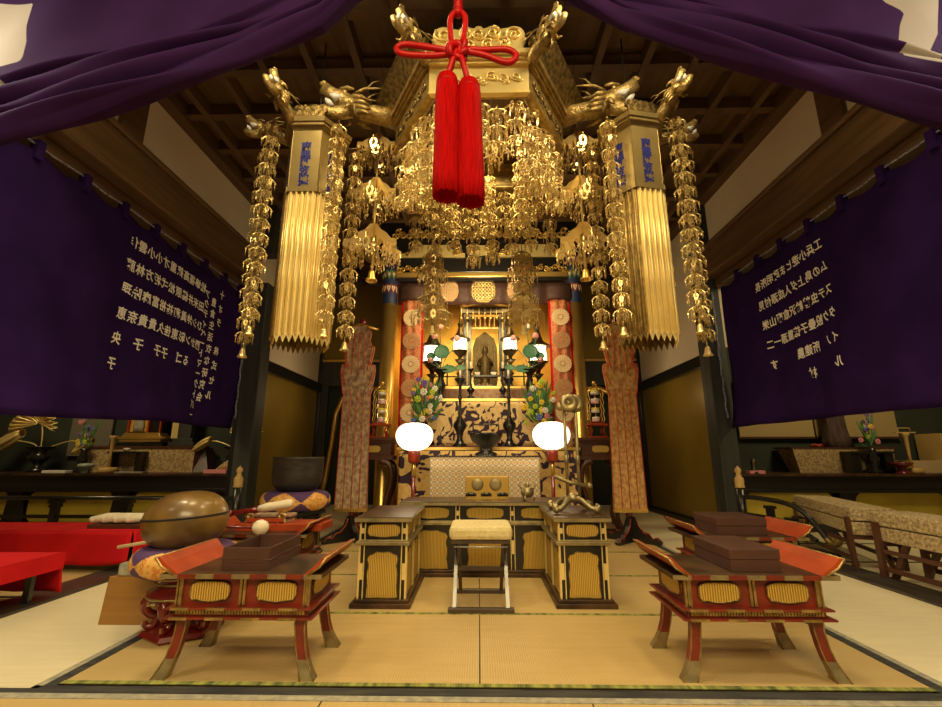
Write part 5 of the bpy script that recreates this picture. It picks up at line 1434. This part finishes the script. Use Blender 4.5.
m.tube(pts, .0065, 6); m.build('slit', 'slot_dark', t)
m = MB(); m.tube([drum(.5, .34)+Vector((.01, 0, 0)), drum(.5, .34)+Vector((-.02, 0, .01)), drum(.5, .30)+Vector((-.01, 0, 0))], .018, 8); m.build('carved_knob', 'drum_wood', t)

# wood box with pad and sticks
t = thing('wooden_stand_box', 'plain varnished wooden box standing on the mats left of the drum', 'box', (-2.13, 2.92, .004))
m = MB(); m.hexa([(-.16, 0, 0), (.24, 0, 0), (.24, .30, 0), (-.16, .30, 0)], [(-.145, .01, .265), (.225, .01, .265), (.225, .29, .265), (-.145, .29, .265)]); m.build('box_body', 'plain_wood', t, bevel=.004)
m = MB(); m.box(-.13, .15, .01, .27, 0, .075); o = m.build('brocade_pad', 'grey_brocade', bevel=.012, loc=(-2.10, 2.92, .27)); tag(o, 'grey brocade pad on top of the plain wooden box', 'pad')
t = thing('small_gong', 'small dark metal gong with flat rims on the grey brocade pad', 'gong', (-2.03, 3.06, .345))
m = MB(); m.lathe([(.06, 0), (.095, .01), (.09, .03), (.07, .04), (.095, .055), (.10, .085), (.085, .085), (.001, .06)], 20); m.build('gong_body', 'bronze', t)
m = MB(); m.tube([(-.26, -.06, .0), (.20, .08, .07)], [.010, .014], 8); o = m.build('drum_stick', 'pale_wood', loc=(-2.0, 3.0, .435)); tag(o, 'long pale wooden drumstick lying on the small gong left of the drum', 'drumstick')

# iron bell on cushion and black stand
t = thing('bell_stand', 'black hexagonal stand with gilt peony panels under the iron bell', 'stand', (-1.96, 4.95, 0))
m = MB(); m.lathe([(.31, .0), (.33, .03), (.29, .05), (.28, .38), (.33, .40), (.33, .43), (.001, .43)], 6, smooth=False, a0=0); m.build('body', 'black_lacquer', t)
for k in range(6):
    a = PI/6+k*PI/3; d = Vector((math.cos(a), math.sin(a), 0)); u = Vector((-d.y, d.x, 0)); o_ = d*(.285*math.cos(PI/6)+.003)
    m = MB()
    for q in (-.12, .12): m.poly([(q-.004, .06), (q+.004, .06), (q+.004, .38), (q-.004, .38)], o_, u, Z, d*.004)
    m.poly(arc((0, .22), .072, 0, 2*PI*.97, 24, 1, 1.35), o_, u, Z, d*.004); pn = m.build('peony_panel', 'antique_gold', t)
    m = MB()
    for j in range(7): q = 2*PI*j/7; spiral(m, o_+u*math.cos(q)*.035+Z*(.22+math.sin(q)*.05), u, Z, d, .02, 1, .005, 1, q)
    m.build('peony', 'pale_gold', pn)
cushion((-1.96, 4.95, .43), .355, .19, 'round patchwork cushion in purple and orange brocade under the iron bell')
t = thing('iron_bell', 'big dark iron singing bowl bell on a patchwork cushion', 'bell', (-1.96, 4.95, .60))
m = MB(); m.lathe([(.001, 0), (.10, .0), (.20, .035), (.25, .10), (.262, .20), (.262, .355), (.272, .375), (.255, .375), (.248, .35), (.24, .2), (.18, .06), (.001, .03)], 40)
m.build('bell_body', 'iron_bell', t)

# ================================================================ RED DRAPED BENCHES (LEFT)
def red_bench(loc, w, d, h, label, folds, rz=0):
    t = thing('draped_bench', label, 'bench', loc, rz)
    m = MB(); m.box(-w/2+.02, w/2-.02, .02, d-.02, h-.045, h-.008); m.build('seat_board', 'black_lacquer', t)
    for x in (-w/2+.06, w/2-.06):
        for y in (.05, d-.08): m = MB(); m.box(x-.02, x+.02, y, y+.03, 0, h-.045); m.build('leg', 'black_lacquer', t)
    c = thing('red_felt_cover', 'bright red felt cover draped over the '+folds, 'cloth', (loc[0], loc[1], loc[2]+h), rz)
    m = MB(); m.box(-w/2, w/2, 0, d, -.006, .004)
    def front(u, v): return Vector(((u-.5)*w, -.005-.02*v-.018*math.sin(u*w*9)*v-.01*math.sin(u*w*23+v*2)*v, -(h-.04)*v*(.93 if u < .93 else .93-(u-.93)*1.2)))
    def side(u, v): return Vector((w/2+.005+.03*v+.02*math.sin(u*8)*v, u*d, -(h-.04)*v*(.90-.15*u)))
    def side2(u, v): return Vector((-w/2-.005-.03*v, u*d, -(h-.04)*v*.9))
    m.grid(front, 70, 8); m.grid(side, 14, 8); m.grid(side2, 14, 8); m.build('felt', 'red_felt', c, solid=.005)
    return t
red_bench((-4.60, 4.12, .004), 3.1, .48, .335, 'long low bench at the far left before the railing', 'far bench before the railing')
t = thing('draped_bench', 'near low bench at the left picture edge with one black leg visible', 'bench', (-3.42, 2.75, .004))
m = MB(); m.box(-.44, .42, 0, .55, .27, .31); m.build('seat_board', 'black_lacquer', t)
for x in (-.38, .36):
    for y in (.03, .48): m = MB(); m.box(x-.022, x+.022, y, y+.03, 0, .27); m.build('leg', 'black_lacquer', t)
c = thing('red_felt_cover', 'darker red felt cover hanging over the near bench at the left edge', 'cloth', (-3.42, 2.75, .314))
m = MB(); m.box(-.46, .46, -.02, .60, .0, .006); m.box(-.46, .46, -.026, -.02, -.06, .006); m.box(.455, .461, -.02, .62, -.10, .006)
m.grid(lambda u, v: Vector((-.46+.92*u, .60+.05*v+.012*math.sin(u*17)*v, .0-.26*v)), 40, 6)
m.build('felt', 'red_felt', c, solid=.004)
t = thing('clapper_tray', 'brown tray with pale cloth-wrapped clappers on the far red bench', 'tray', (-3.32, 4.22, .345))
m = MB(); m.box(-.24, .24, 0, .2, 0, .035); m.build('tray_body', 'brown_lacquer', t, bevel=.004)
for i in range(4):
    m = MB(); x = -.17+.11*i; m.tube([(x-.05, .03, .075), (x+.03, .10, .085), (x+.09, .16, .085)], [.03, .04, .035], 10); m.ball((x-.05, .03, .075), .03, 8, 6); o = m.build('cloth_clapper', 'ivory_cloth', loc=(-3.32, 4.22, .345)); tag(o, 'pale cloth-wrapped clapper lying on the brown tray, %s from the left' % ('first', 'second', 'third', 'fourth')[i], 'clapper', 'clappers on the tray')

# ================================================================ RAILINGS
def finial(parent, x, y, z):
    m = MB(); m.lathe([(.052, 0), (.058, .01), (.05, .03), (.056, .09), (.05, .12), (.03, .135), (.036, .15), (.022, .165), (.040, .195), (.034, .225), (.012, .25), (.001, .265)], 16, (x, y, z)); m.build('giboshi_finial', 'yellow_wood', parent)
t = thing('altar_fence', 'black rail fence with onion finial newel running along the left side altar', 'railing', (-3.02, 5.75, 0))
m = MB(); m.lathe([(.045, 0), (.045, .60)], 16); m.build('newel', 'black_lacquer', t); finial(t, 0, 0, .60)
m = MB(); m.tube([(0, 0, .47), (-5.2, 0, .47)], .026, 8); m.build('top_rail', 'black_lacquer', t)
m = MB(); m.box(-5.2, 0, -.02, .02, .23, .27); m.build('middle_rail', 'black_lacquer', t)
m = MB(); m.box(-5.2, 0, -.03, .03, .0, .05); m.build('bottom_rail', 'black_lacquer', t)
for x in (-.55, -1.37, -2.27, -3.2, -4.1):
    m = MB(); m.box(x-.04, x+.04, -.035, .035, .05, .36); m.box(x-.055, x+.055, -.045, .045, .36, .385); m.box(x-.075, x+.075, -.045, .045, .41, .45); m.box(x-.05, x+.05, -.04, .04, .385, .41); m.build('post', 'black_lacquer', t)
t = thing('altar_fence', 'black rail fence with onion finial newel and scrolled end on the right', 'railing', (3.22, 5.78, 0))
m = MB(); m.lathe([(.045, 0), (.045, .60)], 16); m.build('newel', 'black_lacquer', t); finial(t, 0, 0, .60)
m = MB(); pts = crv([(0, 0, .50), (.10, -.25, .495), (.20, -.50, .47), (.245, -.70, .40), (.265, -.85, .27), (.275, -.95, .17), (.28, -1.03, .14), (.28, -1.09, .17), (.28, -1.08, .23), (.28, -1.02, .23)], 6)
m.tube(pts, .028, 8); m.build('top_rail', 'black_lacquer', t)
m = MB(); m.tube(pts[30:48], .033, 8); m.lathe([(.03, -.035), (.03, .035)], 12, (.28, -1.05, .19), Matrix.Rotation(PI/2, 3, 'Y')); m.build('gilt_scroll', 'antique_gold', t)
m = MB(); m.tube(crv([(0, 0, .30), (.12, -.35, .29), (.20, -.6, .26), (.23, -.75, .18), (.24, -.85, .14)], 6), .022, 8); m.build('middle_rail', 'black_lacquer', t)
m = MB()
for i in range(4): m.box(.19+.012*i, .25+.012*i, -.62-.05*i, -.585-.05*i, .31-.035*i, .35-.035*i)
m.build('comb_block', 'worn_black_lacquer', t, bevel=.003)
m = MB(); m.box(-.03, .03, -1.1, 0, .0, .06, Matrix.Rotation(.26, 4, 'Z')); m.build('bottom_rail', 'black_lacquer', t)
for f in (.38, .62): 
    m = MB(); x, y = .255*f, -1.0*f; m.box(x-.03, x+.03, y-.035, y+.035, .05, .40 if f < .5 else .30); m.box(x-.045, x+.045, y-.05, y+.05, .40 if f < .5 else .30, .43 if f < .5 else .33); m.build('post', 'black_lacquer', t)

# ================================================================ BROCADE BENCHES (RIGHT)
def brocade_bench(loc, rz, L_, label, w=.34):
    t = thing('brocade_bench', label, 'bench', loc, rz)
    m = MB(); m.box(-w/2, w/2, 0, L_, .40, .51); m.build('upper_pad', 'bench_brocade', t, bevel=.012)
    m = MB(); m.box(-w/2+.004, w/2-.004, .004, L_-.004, .28, .392); m.build('lower_pad', 'bench_brocade', t, bevel=.010)
    m = MB(); m.box(-w/2+.015, w/2-.015, .01, L_-.01, .385, .405); m.build('dark_seam', 'black_lacquer', t)
    for y in (.03, L_-.08):
        for s in (-1, 1): m = MB(); m.box(s*(w/2+.01)-.016, s*(w/2+.01)+.016, y, y+.05, 0, .43); m.build('leg', 'brown_lacquer', t)
        m = MB(); m.box(-w/2, w/2, y+.01, y+.04, .24, .28); m.build('crossbar', 'brown_lacquer', t)
    for s in (-1, 1):
        m = MB(); m.box(s*(w/2)-.012, s*(w/2)+.012, .06, L_-.06, .05, .085); m.box(s*(w/2)-.012, s*(w/2)+.012, .06, L_-.06, .19, .22); m.build('side_rail', 'brown_lacquer', t)
    for y0, y1 in ((.12, .28), (L_-.12, L_-.28)):
        for s in (-1, 1):
            m = MB(); x = s*(w/2-.04); m.hexa([(x-.014, y0, 0), (x+.014, y0, 0), (x+.014, y0+.05, 0), (x-.014, y0+.05, 0)], [(x-.014, y1, .28), (x+.014, y1, .28), (x+.014, y1+.05, .28), (x-.014, y1+.05, .28)]); m.build('brace', 'brown_lacquer', t)
    return t
brocade_bench((3.50, 2.72, .02), 0, 1.35, 'brocade covered bench at the right picture edge, nearer of the two')
brocade_bench((3.50, 4.23, .02), -.30, 1.45, 'brocade covered bench on the right beyond the nearer one')

# ================================================================ SIDE ALTARS
for s, nm in ((-1, 'left'), (1, 'right')):
    t = thing('side_altar', 'long black lacquer side altar shelf with gilt panels along the %s back wall' % nm, 'altar', (s*3.45, 6.3, 0))
    X = lambda a, b: sorted((s*a, s*b))
    m = MB(); m.box(*X(0, 5.4), -.05, .84, .715, .745); m.build('shelf_board', 'worn_black_lacquer', t)
    m = MB(); m.box(*X(0, 5.4), 0, .04, .545, .715); m.box(*X(0, 5.4), -.025, .03, .50, .545); m.build('apron', 'black_lacquer', t, bevel=.004)
    m = MB(); m.box(*X(0, 5.4), .03, .07, .0, .10); m.box(*X(0, 5.4), .10, .84, .0, .715); m.build('carcass', 'black_lacquer', t)
    x = .16
    while x < 5.2:
        w = 1.18
        m = MB(); a, b = X(x, x+w); rr = .08
        ol = [(a+rr, .08), (b-rr, .08), (b, .08+rr)]+[(b, .5-rr), (b-rr*.4, .5-rr*.4), (b-rr, .5)]+[(a+rr, .5), (a+rr*.4, .5-rr*.4), (a, .5-rr), (a, .08+rr)]
        m.poly(ol, (0, .085, 0), (1, 0, 0), Z, (0, .012, 0)); m.build('gilt_panel', 'side_gold', t)
        m = MB(); a, b = X(x+w+.02, x+w+.26); m.hexa([(a-.02, .02, .05), (b+.02, .02, .05), (b+.02, .06, .05), (a-.02, .06, .05)], [(a+.03, .02, .5), (b-.03, .02, .5), (b-.03, .06, .5), (a+.03, .06, .5)]); m.build('standard', 'black_lacquer', t)
        x += w+.30
# ================================================================ THINGS ON THE LEFT SIDE ALTAR
SZ = .745
def lotus_gilt(loc, label, leaves, vlabel):
    t = thing('altar_vase', vlabel, 'vase', loc)
    m = MB(); m.lathe([(.13, 0), (.14, .03), (.07, .07), (.05, .11), (.09, .16), (.14, .22), (.10, .27), (.08, .31), (.18, .36), (.185, .375), (.15, .37), (.05, .30)], 18); m.build('vase_body', 'black_lacquer', t)
    f = thing('gilt_lotus_arrangement', label, 'lotus flowers', (loc[0], loc[1], loc[2]+.35))
    for px, pz, r, kind in leaves:
        m = MB(); m.tube(crv([(0, 0, -.1), (px*.2, 0, pz*.5), (px*.7, 0, max(pz, .1)*1.05), (px, 0, pz)], 6), .010, 6); st = m.build('stem', 'pale_gold', f)
        m = MB(); N = 22
        if kind == 'fan':
            def fn(u, v):
                a = -.25+u*(PI+.5); rr = r*(.05+.95*v); w = 1+.10*math.cos(a*N)
                return Vector((px+math.cos(a)*rr*1.15*w, -.02+.03*math.cos(a*N)*v-.10*v*v, pz+math.sin(a)*rr*.75*w-.06*v*abs(math.cos(a))))
            m.grid(fn, 88, 6)
        else:
            def fn(u, v):
                a = 2*PI*u; rr = r*(.35+.5*math.sin(v*PI)**.7+.15*v)
                return Vector((px-.02+(v-.5)*r*2.6*.8, math.cos(a)*rr*.55*(1+.1*math.cos(a*7)), pz+math.sin(a)*rr*.55*(1+.1*math.cos(a*7))-(.5-v)*r*1.3))
            m.grid(fn, 42, 8)
        m.build('lotus_leaf', 'pale_gold', st, solid=.005)
lotus_gilt((-6.58, 6.72, SZ), 'gilt lotus leaves and drooping bud in a black vase at the far left', [(-.10, .36, .30, 'fan'), (-.52, .10, .20, 'droop'), (.66, .02, .14, 'droop')], 'black flared vase at the far left of the side altar shelf')
lotus_gilt((-3.64, 6.78, SZ), 'gilt lotus leaves in a black vase beside the left dark post', [(.16, .30, .20, 'fan'), (-.52, .05, .13, 'droop'), (.14, .52, .16, 'fan')], 'black flared vase on the left side altar next to the dark post')
m = MB(); m.box(-.33, .33, 0, .03, 0, 1.0); o = m.build('memorial_board', 'memorial_grey', loc=(-6.18, 7.08, .98)); tag(o, 'flat grey-brown board standing against the dark green wall on the left', 'board')
bouquet((-5.82, 6.62, SZ), 'slender bouquet of blue and pink flowers on the left side altar', 'slim black vase with blue and pink flowers on the left side altar', 11, .50, .16, 'black_lacquer', .34, True)
bouquet((5.56, 6.55, SZ), 'slender bouquet of blue and green flowers on the right side altar', 'slim black vase with blue and green flowers on the right side altar', 12, .55, .18, 'black_lacquer', .34, True)
def lamp_wood(loc, h, label, tray=False):
    t = thing('candle_lamp', label, 'candlestick', loc)
    m = MB(); m.lathe([(.11, 0), (.12, .02), (.12, .06), (.10, .075), (.02, .08)], 20); m.build('base', 'yellow_wood', t)
    m = MB(); m.lathe([(.022, .07), (.018, h*.5), (.03, h*.9), (.05, h*.96), (.05, h), (.001, h)], 12)
    if tray: m.box(-.14, .14, -.02, .02, h, h+.015); m.tube([(-.08, 0, h+.015), (-.08, 0, h+.07), (.08, 0, h+.07), (.08, 0, h+.015)], .006, 5)
    m.build('stem', 'yellow_wood', t)
lamp_wood((-5.28, 6.45, SZ), .52, 'yellow wooden lamp stand on the left side altar in front of the brocade box')
lamp_wood((5.98, 6.45, SZ), .55, 'yellow wooden lamp stand with flat top on the right side altar', True)
t = thing('incense_bowl', 'small grey-green celadon incense bowl on the left side altar', 'bowl', (-5.58, 6.42, SZ))
m = MB(); m.lathe([(.05, 0), (.05, .03), (.03, .04), (.07, .07), (.10, .09), (.10, .12), (.08, .13), (.001, .14)], 20); m.build('bowl_body', 'celadon', t)
m = MB(); m.box(-.17, .17, 0, .12, 0, .035); o = m.build('paper_packet', 'paper_white', loc=(-6.02, 6.40, SZ), bevel=.003); tag(o, 'flat white paper packet at the front of the left side altar', 'packet')
m = MB(); m.box(-.20, .20, 0, .12, 0, .02); o = m.build('incense_tray', 'grey_brocade', loc=(-4.90, 6.34, SZ), bevel=.003); tag(o, 'small flat grey tray before the brocade box on the left side altar', 'tray')
t = thing('brocade_box_stand', 'long stand covered with woven gold brocade on the left side altar', 'stand', (-5.06, 6.75, SZ))
m = MB(); m.box(-.86, .80, 0, .30, 0, .35); m.build('brocade_front', 'basket_brocade', t)
m = MB(); m.box(-.90, .84, -.02, .32, .35, .38); m.build('top_board', 'brown_lacquer', t); m = MB(); m.hexa([(.80, 0, 0), (.98, .1, 0), (.98, .3, 0), (.8, .3, 0)], [(.80, 0, .35), (.90, .1, .35), (.90, .3, .35), (.8, .3, .35)]); m.build('side_wing', 'brown_lacquer', t)
t = thing('small_altar_table', 'small black table standing before the brocade stand on the left', 'table', (-5.20, 6.58, SZ))
m = MB(); m.box(-.25, .25, 0, .16, .27, .30); m.build('tabletop', 'black_lacquer', t)
for x in (-.2, .2): m = MB(); m.box(x-.03, x+.03, .02, .14, 0, .27); m.build('leg', 'black_lacquer', t)
m = MB(); m.lathe([(.03, 0), (.045, .02), (.05, .05), (.04, .05), (.001, .02)], 14); o = m.build('offering_cup', 'white_cake', loc=(-5.22, 6.66, SZ+.30)); tag(o, 'tiny white cup on the small black table of the left side altar', 'cup')
t = thing('votive_shrine', 'gilt cabinet shrine with red-framed door on the left side altar', 'shrine', (-5.16, 6.90, SZ+.38))
m = MB(); m.box(-.36, .36, -.10, .12, 0, .05); m.build('foot', 'black_lacquer', t)
m = MB(); m.box(-.33, .34, -.12, .12, .10, .14); m.box(-.29, .30, -.10, .12, .14, .17); m.box(-.31, .32, -.11, .12, .06, .10); m.box(-.27, .28, -.09, .12, .17, .20); m.build('gilt_steps', 'gold_leaf', t, bevel=.006)
m = MB(); m.box(-.25, .25, -.03, .12, .20, 1.1); m.build('cabinet', 'black_lacquer', t)
m = MB(); m.box(-.25, -.225, -.07, -.03, .20, 1.1); m.box(.06, .085, -.07, -.03, .20, 1.1); m.box(.25, .27, -.07, -.03, .2, 1.1); m.build('red_frame', 'vermilion', t)
m = MB(); m.box(-.22, .055, -.045, -.032, .22, 1.1); m.build('painted_panel', 'sanctum_gold', t)
m = MB(); m.lathe([(.08, .22), (.09, .30), (.05, .5), (.03, .60), (.04, .66), (.001, .7)], 10, (-.08, -.055, 0), sy=.2); m.build('painted_figure', 'grey_brocade', t)
t = thing('memorial_tablet', 'black memorial tablet with gold strip beside the gilt shrine', 'tablet', (-4.55, 6.92, SZ+.38))
m = MB(); m.box(-.20, .20, -.08, .08, 0, .06); m.box(-.16, .16, -.06, .06, .06, .12); m.box(-.10, .10, -.02, .02, .12, .95); m.build('tablet_body', 'dark_post', t, bevel=.006)
m = MB(); m.box(-.22, -.12, .0, .02, .12, .80); m.build('gold_strip', 'pale_gold', t)
m = MB()
for i in range(4): m.tube([(-.12+.05*i, 0, .02), (-.02+.04*i, -.02, .10), (.12+.02*i, 0, .20)], .02, 6)
o = m.build('folded_cloth', 'basket_brocade', loc=(-3.62, 6.45, SZ)); tag(o, 'crumpled brown and gold cloth on the left side altar beside the post', 'cloth')
m = MB(); m.box(-.16, .16, 0, .12, 0, .05); o = m.build('offering_packet', 'petal_pink', loc=(-3.66, 6.30, SZ), bevel=.004); tag(o, 'small pink and white packet at the shelf edge beside the left post', 'packet')

# ================================================================ THINGS ON THE RIGHT SIDE ALTAR
t = thing('wall_mat', 'large woven yellow mat spread low on the green wall behind the right side altar', 'mat', (5.35, 7.08, 1.26))
m = MB(); m.box(-1.30, 1.12, 0, .02, 0, .9); m.build('mat_cloth', 'woven_yellow', t)
m = MB(); m.box(-1.33, 1.15, -.01, .03, -.02, .01); m.tube([(-.15, -.012, .0), (-.15, -.012, .9)], .01, 6); m.build('dark_edge', 'brown_lacquer', t)
m = MB(); m.box(.30, .95, -.008, 0, .42, .62); m.build('picture_strip', 'grey_brocade', t)
t = thing('basket_stand', 'long low stand covered with woven brocade on the right side altar', 'stand', (5.28, 6.75, SZ))
m = MB(); m.hexa([(-.62, 0, 0), (.74, 0, 0), (.74, .32, 0), (-.56, .32, 0)], [(-.70, -.02, .34), (.76, -.02, .34), (.76, .34, .34), (-.70, .34, .34)]); m.build('brocade_front', 'basket_brocade', t)
m = MB(); m.box(-.73, .79, -.03, .36, .34, .36); m.build('top_board', 'brown_lacquer', t)
t = thing('bark_figure', 'dark gnarled trunk-like figure standing on the brocade stand at the right', 'statue', (5.38, 6.90, SZ+.36))
m = MB()
prof = [(.21, 0), (.19, .12), (.15, .35), (.14, .6), (.17, .8), (.15, .95), (.08, 1.1), (.001, 1.15)]
m.lathe(prof, 28, sy=.6)
m.v = [(x*(1+.10*math.sin(math.atan2(y, x)*9+z*5)), y*(1+.10*math.sin(math.atan2(y, x)*9+z*5)), z) for x, y, z in m.v]
m.build('body', 'dry_bark', t)
m = MB()
for i in range(9): a = i*2.4; m.ball((math.cos(a)*.10*(i/9), math.sin(a)*.05, .02+.01*(i % 2)), .035, 8, 5, sz=.7)
o = m.build('red_offering', 'vermilion', loc=(5.02, 6.86, SZ+.36)); tag(o, 'flat heap of red dried offerings on the brocade stand beside the dark figure', 'offering')
t = thing('small_altar_table', 'small black table with round cut-outs before the right brocade stand', 'table', (5.58, 6.52, SZ))
m = MB(); m.box(-.34, .28, 0, .20, .27, .30); m.build('tabletop', 'black_lacquer', t)
for x in (-.26, .20): m = MB(); m.box(x-.06, x+.06, .02, .18, 0, .27); m.build('leg', 'black_lacquer', t)
m = MB(); m.poly(arc((0, 0), .09, 0, 2*PI*.97, 20), (-.14, .10, .13), (1, 0, 0), Z, (0, .01, 0)); m.build('round_cutout', 'worn_brass', t)
t = thing('offering_bowl', 'shallow dark red footed bowl on the right side altar', 'bowl', (5.78, 6.38, SZ))
m = MB(); m.lathe([(.10, 0), (.08, .02), (.05, .05), (.05, .08), (.11, .11), (.13, .15), (.12, .15), (.001, .09)], 22); m.build('bowl_body', 'dark_red_lacquer', t)
m = MB(); m.box(-.36, .30, 0, .22, 0, .17); o = m.build('wooden_box', 'pale_wood', loc=(6.46, 6.62, SZ), bevel=.005); tag(o, 'pale wooden box on the right side altar behind the lamp stand', 'box')
t = thing('book_lectern', 'yellow wooden lectern with an open white book at the right picture edge', 'lectern', (7.12, 6.68, SZ))
m = MB(); m.hexa([(-.42, 0, 0), (.5, 0, 0), (.5, .4, 0), (-.42, .4, 0)], [(-.42, 0, .56), (.5, 0, .22), (.5, .4, .22), (-.42, .4, .56)]); m.build('body', 'yellow_wood', t, bevel=.006)
m = MB(); M = Matrix.Rotation(.353, 4, 'Y'); m.box(-.30, .42, .04, .36, .46, .485, M); o = m.build('open_book', 'paper_white', loc=(7.10, 6.68, SZ-.02)); tag(o, 'open white book lying on the yellow lectern', 'book')
t = thing('small_figurine', 'tiny dark figurine with pink base beside the right dark post', 'figurine', (3.82, 6.45, SZ))
m = MB(); m.lathe([(.06, 0), (.05, .03), (.03, .1), (.04, .14), (.03, .18), (.001, .22)], 12); m.build('figure', 'bronze', t)
m = MB(); m.box(-.09, .12, -.05, .05, 0, .04); m.build('base', 'petal_pink', t)
